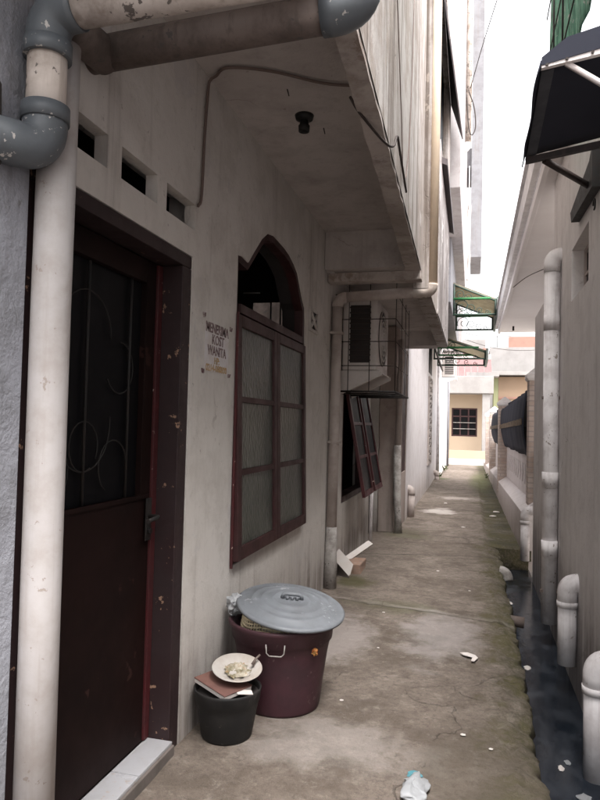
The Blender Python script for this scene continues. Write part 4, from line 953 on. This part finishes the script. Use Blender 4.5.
MB().box((-0.90, Yh+.10, 1.05), (0.17, Yh+.105, 2.29)).build('pane', 'dark_glass', wn).location = (0, 0, 0)
gb = MB()
for z in (1.35, 1.65): gb.box((-0.9, Yh+.02, z-.015), (.17, Yh+.035, z+.015))
gb.build('window_bar', 'pipe_cement', wn).location = (0, 0, 0)
for o in bpy.data.objects:
    if o.parent is wn: o.location = (0, 0, 0)
MB().box((-7, Yh-1.0, 3.03), (0.95, Yh+.2, 3.85), 0.02).build('balcony', 'far_white', D)
MB().box((0.45, Yh-.9, -0.1), (0.80, Yh-.6, 3.02), 0.02).build('column', 'far_white', D)
MB().prism([(-7, Yh+.5, 3.86), (0.9, Yh+.5, 3.86), (0.9, Yh+2.5, 4.9), (-7, Yh+2.5, 4.9)], (0, 0.05, 0.08)).build('roof', 'roof_pink', D)
MB().box((-0.3, Yh-.7, 3.86), (1.2, Yh+.4, 4.05)).build('canopy', 'far_white', D)
MB().box((-7, Yh-1.4, -0.1), (0.9, Yh-1.25, 0.35)).build('plinth', 'cream_wall', D)
E_ = thing('white_building', 'white blank building with a brick parapet behind the cream house', 'building', (3, 38, 0))
MB().box((0.9, 38, 0), (9, 44, 5.9)).build('wall', 'far_white', E_)
MB().box((1.9, 38.1, 5.91), (9, 38.4, 6.5)).build('parapet', 'roof_brick', E_)
MB().box((-6, 40, 0), (0.7, 44, 6.6)).build('wall', 'far_white', E_)
for i in range(6): MB().box((-2.2+i*.55, 39.8, 5.3), (-1.9+i*.55, 39.99, 6.0+.2*random.random())).build('parapet', 'roof_brick', E_)
O_ = thing('orange_house', 'low orange house with a pale green corner right of the cream house', 'building', (2, 34, 0))
MB().box((1.25, 34.5, -0.1), (7, 36, 4.0)).build('wall', 'orange_wall', O_)
MB().box((1.02, 34.45, -0.1), (1.24, 36, 4.05)).build('corner', 'yellow_wall', O_)
MB().box((0.9, 34.0, 4.06), (7, 36.3, 4.22), 0.01).build('roof', 'far_white', O_)
MB().box((1.25, 34.46, 2.9), (7, 34.49, 3.0)).build('ledge', 'roof_brick', O_)

for i in range(9): MB().box((-1.9+i*.3, Yh-.72, 3.86), (-1.86+i*.3, Yh-.68, 4.35)).build('baluster', 'far_white', D)
MB().box((-1.95, Yh-.735, 4.355), (0.6, Yh-.665, 4.41)).build('handrail', 'far_white', D)
for i in range(14): MB().box((-1.6+i*.18, Yh+.52, 3.99), (-1.585+i*.18, Yh+.54, 4.02)).build('roof_rib', 'roof_pink', D)
MB().box((-2.4, Yh+2.55, 4.9), (0.9, Yh+2.75, 5.25)).build('upper_wall', 'pipe_wall', D)
tag(MB().tube(smooth([(-2, 27, 6.2), (0, 30, 5.5), (3, 33, 5.9)]), 0.015, 5).build('wire', 'cable_dark'), 'black wire sagging over the street in front of the pink roof', 'wire')
tag(MB().tube(smooth([(-2, 27, 5.6), (1, 30, 4.9), (4, 33, 5.2)]), 0.012, 5).build('wire', 'cable_dark'), 'lower black wire over the street before the white balcony', 'wire')
t = thing('antenna', 'thin television antenna standing on the white building behind', 'antenna', (1.3, 38.2, 6))
MB().tube([(1.3, 38.2, 5.85), (1.3, 38.2, 7.6)], .02, 6).build('mast', 'cable_dark', t)
for i in range(4): MB().tube([(1.0, 38.2, 7.0+i*.15), (1.6, 38.2, 7.0+i*.15)], .012, 5).build('rod', 'cable_dark', t)

# ================================================================== rubbish can, lid, pot, plate
cx, cy = -0.912, 3.25
can = thing('rubbish_bin', 'large maroon plastic rubbish bin standing against the cream wall', 'bin', (cx, cy, 0))
MB().lathe([(0.0000, 0.012), (0.1767, 0.012), (0.1905, 0.0), (0.1949, 0.012), (0.2106, 0.14), (0.2311, 0.28), (0.2429, 0.335), (0.2517, 0.34), (0.2568, 0.385), (0.2702, 0.40), (0.2727, 0.415), (0.2662, 0.422), (0.2508, 0.417), (0.2415, 0.39), (0.2235, 0.28), (0.1844, 0.03), (0, 0.03)], (cx, cy, 0), 56).build('body', 'maroon_plastic', can)
hb = MB()
def rim(a, r, z): return (cx+r*math.cos(a), cy+r*math.sin(a), z)
a0 = math.atan2(-cy-.02, -cx)-.12
hb.tube([rim(a0-.17, (.262), .365), rim(a0-.16, (.260), .325), rim(a0-.11, (.258), .312), rim(a0+.11, (.258), .312), rim(a0+.16, (.260), .325), rim(a0+.17, (.262), .365)], 0.0032, 8)
hb.build('handle', 'pipe_cement', can)
# rubbish piled inside: crushed lattice basket and bag
bs = MB(); aa = math.atan2(-cy, -cx)
def bpt(a, z, dr=0): r = .218+dr+.010*math.sin(a*5); return (cx+r*math.cos(a), cy+r*math.sin(a), z)
nA = 26
for i in range(nA+1):
    a = aa-1.35+1.75*i/nA; bs.tube([bpt(a, .39), bpt(a, .455, -.012), bpt(a+.01, .472, -.03)], .0038, 5)
for z, dr in ((.402, 0), (.418, -.003), (.434, -.006), (.450, -.010), (.468, -.024)):
    bs.tube([bpt(aa-1.35+1.75*i/40, z+.004*math.sin(i*.4), dr) for i in range(41)], .0038, 5)
tag(bs.build('basket', 'basket'), 'yellowish lattice basket stuffed in the maroon bin under the grey lid', 'basket')
fl = MB(); bmesh.ops.create_icosphere(fl.b, subdivisions=5, radius=1)
for v in fl.b.verts:
    v.co = Vector((v.co.x*.17, v.co.y*.17, v.co.z*.05)); v.co += noise.noise_vector(v.co*14)*.03; v.co += Vector((cx, cy, .39))
tag(fl.build('rubbish', 'paper', smooth=True), 'crumpled household rubbish filling the maroon bin', 'rubbish')
bgm = MB(); bmesh.ops.create_icosphere(bgm.b, subdivisions=5, radius=1)
for v in bgm.b.verts:
    q = v.co.copy(); v.co = Vector((q.x*.035, q.y*.065, q.z*.055)); v.co += noise.noise_vector(q*1.8)*.022+noise.noise_vector(q*5)*.006; v.co += Vector((-1.15, 3.2, .475))
tag(bgm.build('plastic_bag', 'plastic_bag', smooth=True), 'crumpled white plastic bag wedged between the bin lid and the wall', 'bag')
# lid
lid = MB().lathe([(0.262, -0.012), (0.272, -0.010), (0.274, 0.0), (0.262, 0.008), (0.248, 0.004), (0.236, 0.010), (0.205, 0.016), (0.198, 0.024), (0.19, 0.020), (0.160, 0.024), (0.152, 0.031), (0.144, 0.028), (0.10, 0.032), (0.092, 0.040), (0.085, 0.036), (0.03, 0.038), (0.0, 0.038)], (0, 0, 0), 64)
ld = thing('bin_lid', 'round ridged grey plastic lid tilted on top of the maroon bin', 'lid', (-0.868, 3.24, 0.484))
lo = lid.build('disc', 'grey_plastic', ld); lo.location = (0, 0, 0)
hk = MB()
hk.tube([(-.05, 0, .038), (-.046, 0, .056), (-.03, 0, .062), (.03, 0, .062), (.046, 0, .056), (.05, 0, .038)], 0.010, 10)
for x in (-.025, 0, .025): hk.tube([(x, -.014, .038), (x, -.014, .055)], .008, 8)
hk.build('handle', 'grey_plastic', ld).location = (0, 0, 0)
ld.rotation_euler = (R(9), R(5.5), R(20))
wq = MB(); bmesh.ops.create_icosphere(wq.b, subdivisions=4, radius=1)
for v in wq.b.verts:
    q = v.co.copy(); v.co = Vector((q.x*.013, q.y*.006, q.z*.017))+noise.noise_vector(q*1.7)*.010
tag(wq.build('wrapper', 'orange_bit', smooth=True), 'small orange and yellow wrapper stuck on the side of the maroon bin', 'wrapper')
bpy.data.objects['wrapper'].location = (cx+.205, cy-.155, 0.318)

# pot
px, py = -1.045, 2.84
pot = thing('bucket', 'small dirty black plastic bucket beside the door wall', 'bucket', (px, py, 0))
MB().lathe([(0, .01), (.100, .01), (.108, .0), (.113, .010), (.133, .12), (.142, .160), (.1445, .163), (.150, .205), (.152, .215), (.147, .218), (.142, .21), (.134, .16), (.104, .03), (0, .03)], (px, py, 0), 48).build('body', 'black_plastic', pot)
MB().lathe([(0, .19), (.142, .19)], (px, py, 0), 32).build('content', 'dark_fill', pot)
def board(name, c, sx, sy, sz, rot, mat, label, cat):
    o = MB().box((-sx/2, -sy/2, -sz/2), (sx/2, sy/2, sz/2), .002).build(name, mat); o.location = c; o.rotation_euler = rot; return tag(o, label, cat)
bk = thing('book', 'brown-covered book lying across the black bucket', 'book', (px-.02, py-.0, .222))
MB().box((-.105, -.08, .008), (.105, .08, .012), .001).build('cover', 'book_brown', bk).location = (0, 0, 0)
MB().box((-.103, -.078, -.010), (.103, .078, .0075), .001).build('page', 'paper', bk).location = (0, 0, 0)
bk.rotation_euler = (R(2), R(7), R(-28)); bk.location = (px-.015, py-.025, .232)
board('card', (px+.10, py-.06, .222), .07, .04, .004, (R(4), R(6), R(30)), 'paper', 'grey card scrap on the rim of the black bucket', 'card')
pl = thing('plate', 'white plate with leftover food resting on the brown book', 'plate', (px+.03, py+.03, .262))
MB().lathe([(0, .0), (.05, .0), (.062, .004), (.102, .026), (.106, .03), (.102, .032), (.062, .010), (.05, .007), (0, .007)], (0, 0, 0), 48).build('dish', 'china', pl).location = (0, 0, 0)
fd = MB(); bmesh.ops.create_grid(fd.b, x_segments=24, y_segments=24, size=.065)
for v in list(fd.b.verts):
    if v.co.length > .058+.02*noise.noise(v.co*40): fd.b.verts.remove(v)
for v in fd.b.verts: v.co.z = .009+.010*noise.noise(v.co*30)+.006*noise.noise(v.co*90)+.010*(v.co.length/.075)**2
fd.build('food', 'food', pl, smooth=True).location = (0, 0, 0)
MB().tube([(.06, .03, .03), (.07, .045, .05), (.085, .06, .062)], .004, 6, radii=[.008, .005, .004]).build('spoon', 'pipe_brown', pl).location = (0, 0, 0)
pl.scale = (1.08, 1.08, 1.08); pl.rotation_euler = (R(12), R(4), R(10))

# ================================================================== debris by the wall and litter
tb = thing('tile', 'white broken tile leaning against the wall by the pale rain pipe', 'tile', (-1.12, 6.1, 0.1))
MB().prism([(-.11, 0, .13), (-.05, 0, .21), (.085, 0, .075), (.06, 0, -.02), (.045, 0, -.03)], (0, .012, 0)).build('slab', 'paper', tb).location = (0, 0, 0)
tb.rotation_euler = (R(-18), 0, R(8)); tb.location = (-1.12, 6.02, .05)
o = MB().prism([(-1.2, 6.1, 0.0), (-1.06, 6.0, 0.0), (-1.2, 6.15, .20)], (0, .012, 0)).build('board', 'grout'); tag(o, 'dark board scrap behind the leaning white tile', 'board')
o = MB().box((-.03, -.24, -.015), (.03, .24, .015), .003).build('plank', 'paper'); o.location = (-1.09, 6.65, .13); o.rotation_euler = (R(14), R(30), R(-14)); tag(o, 'narrow white plank propped against the wall foot on the brick', 'plank')
o = MB().box((-1.15, 6.2, -0.01), (-1.0, 6.55, .09), .012).jitter(.012, 12).build('brick', 'brick'); tag(o, 'broken brown brick lying beside the leaning tile', 'brick')
def scrap(name, label, cat, c, s, mat, seed_, flat=.25, group=None):
    b = MB(); bmesh.ops.create_icosphere(b.b, subdivisions=5, radius=1)
    for v in b.b.verts:
        q = v.co.copy(); v.co = Vector((q.x*s[0], q.y*s[1], max(q.z, -.35)*s[2]))
        d = noise.noise_vector(q*1.6+Vector((seed_, 0, 0)))*max(s)*.34+noise.noise_vector(q*4+Vector((0, seed_, 0)))*max(s)*.05
        v.co += Vector((d.x, d.y, d.z*flat))
        v.co.z = max(v.co.z, -.35*s[2])
    o = b.build(name, mat, smooth=True); o.location = c; return tag(o, label, cat, group)
pb = scrap('plastic_bag', 'crumpled clear white plastic bag with a teal print on the concrete in front', 'bag', (-.19, 2.62, .012), (.043, .10, .034), 'plastic_bag', 3.0)
tm = scrap('print', '', '', (0, 0, 0), (.028, .022, .012), 'teal_bit', 8.0); tm.parent = pb; tm.location = (-.01, .072, .014)
for k_ in ('label', 'category'): del tm[k_]
o = MB()
for (pts) in ([(-.07, .03), (-.01, .045), (.05, .035), (.075, .0), (.045, -.05), (.02, -.055), (.03, -.01), (-.04, .005)],):
    o.prism([(a, b_, 0.004+.008*abs(math.sin(a*40+b_*30))) for a, b_ in pts], (0, 0, .004))
o = o.build('paper_scrap', 'paper'); o.location = (0.0, 4.2, .002); o.scale = (.75, 1.4, 1); tag(o, 'torn white paper scrap on the concrete near the ditch', 'paper')
for i, (x, y, s_) in enumerate(((-.02, 3.15, .012), (.1, 3.05, .009), (-.62, 5.0, .01), (-.55, 4.2, .008), (-.3, 6.6, .014), (-.1, 9.6, .03), (.35, 11.2, .05), (.42, 11.8, .05), (-.62, 3.35, .01), (-.45, 12.5, .03), (.0, 5.9, .01))):
    scrap('paper_scrap', 'tiny pale bit of litter lying on the alley ground', 'litter', (x, y, .006 if x < .2 else -.02), (s_, s_*.8, s_*.3), 'paper', i*3.1, group='bits of litter')
for i, (x, y, s_, mt) in enumerate(((.40, 4.95, .03, 'paper'), (.45, 3.55, .02, 'paper'), (.52, 3.28, .04, 'plastic_bag'), (.40, 6.2, .025, 'plastic_bag'), (.36, 6.7, .05, 'paper'), (.49, 3.62, .018, 'plastic_bag'))):
    scrap('plastic_scrap', 'small scrap floating on the dark ditch water', 'litter', (x, y, -.268), (s_*.7, s_*1.3, s_*.25), mt, 20+i*2.3, flat=.1, group='scraps in the ditch water')
# weeds at the foot of the far walls
def weed(x, y, h, label):
    b = MB()
    for i in range(46):
        a = random.random()*6.28; r = random.random()*h*.8; z = random.random()*h; d = Vector((math.cos(a), math.sin(a), .4+random.random()))
        c = Vector((x+math.cos(a)*r*.5, y+math.sin(a)*r, z*.8)); l_ = h*(.25+.25*random.random()); s = Vector((-math.sin(a), math.cos(a), 0))*l_*.25
        b.quad(c, c+d*l_*.5+s, c+d*l_, c+d*l_*.5-s)
    return tag(b.build('weed', 'leaf'), label, 'plant')
weed(-0.84, 18.4, .16, 'tuft of weeds at the foot of the white wall by the slim drainpipe')
weed(-0.82, 21.6, .22, 'tuft of weeds further along, near the end of the white wall')
weed(0.42, 19.2, .12, 'low weeds by the fence ledge on the mossy side')
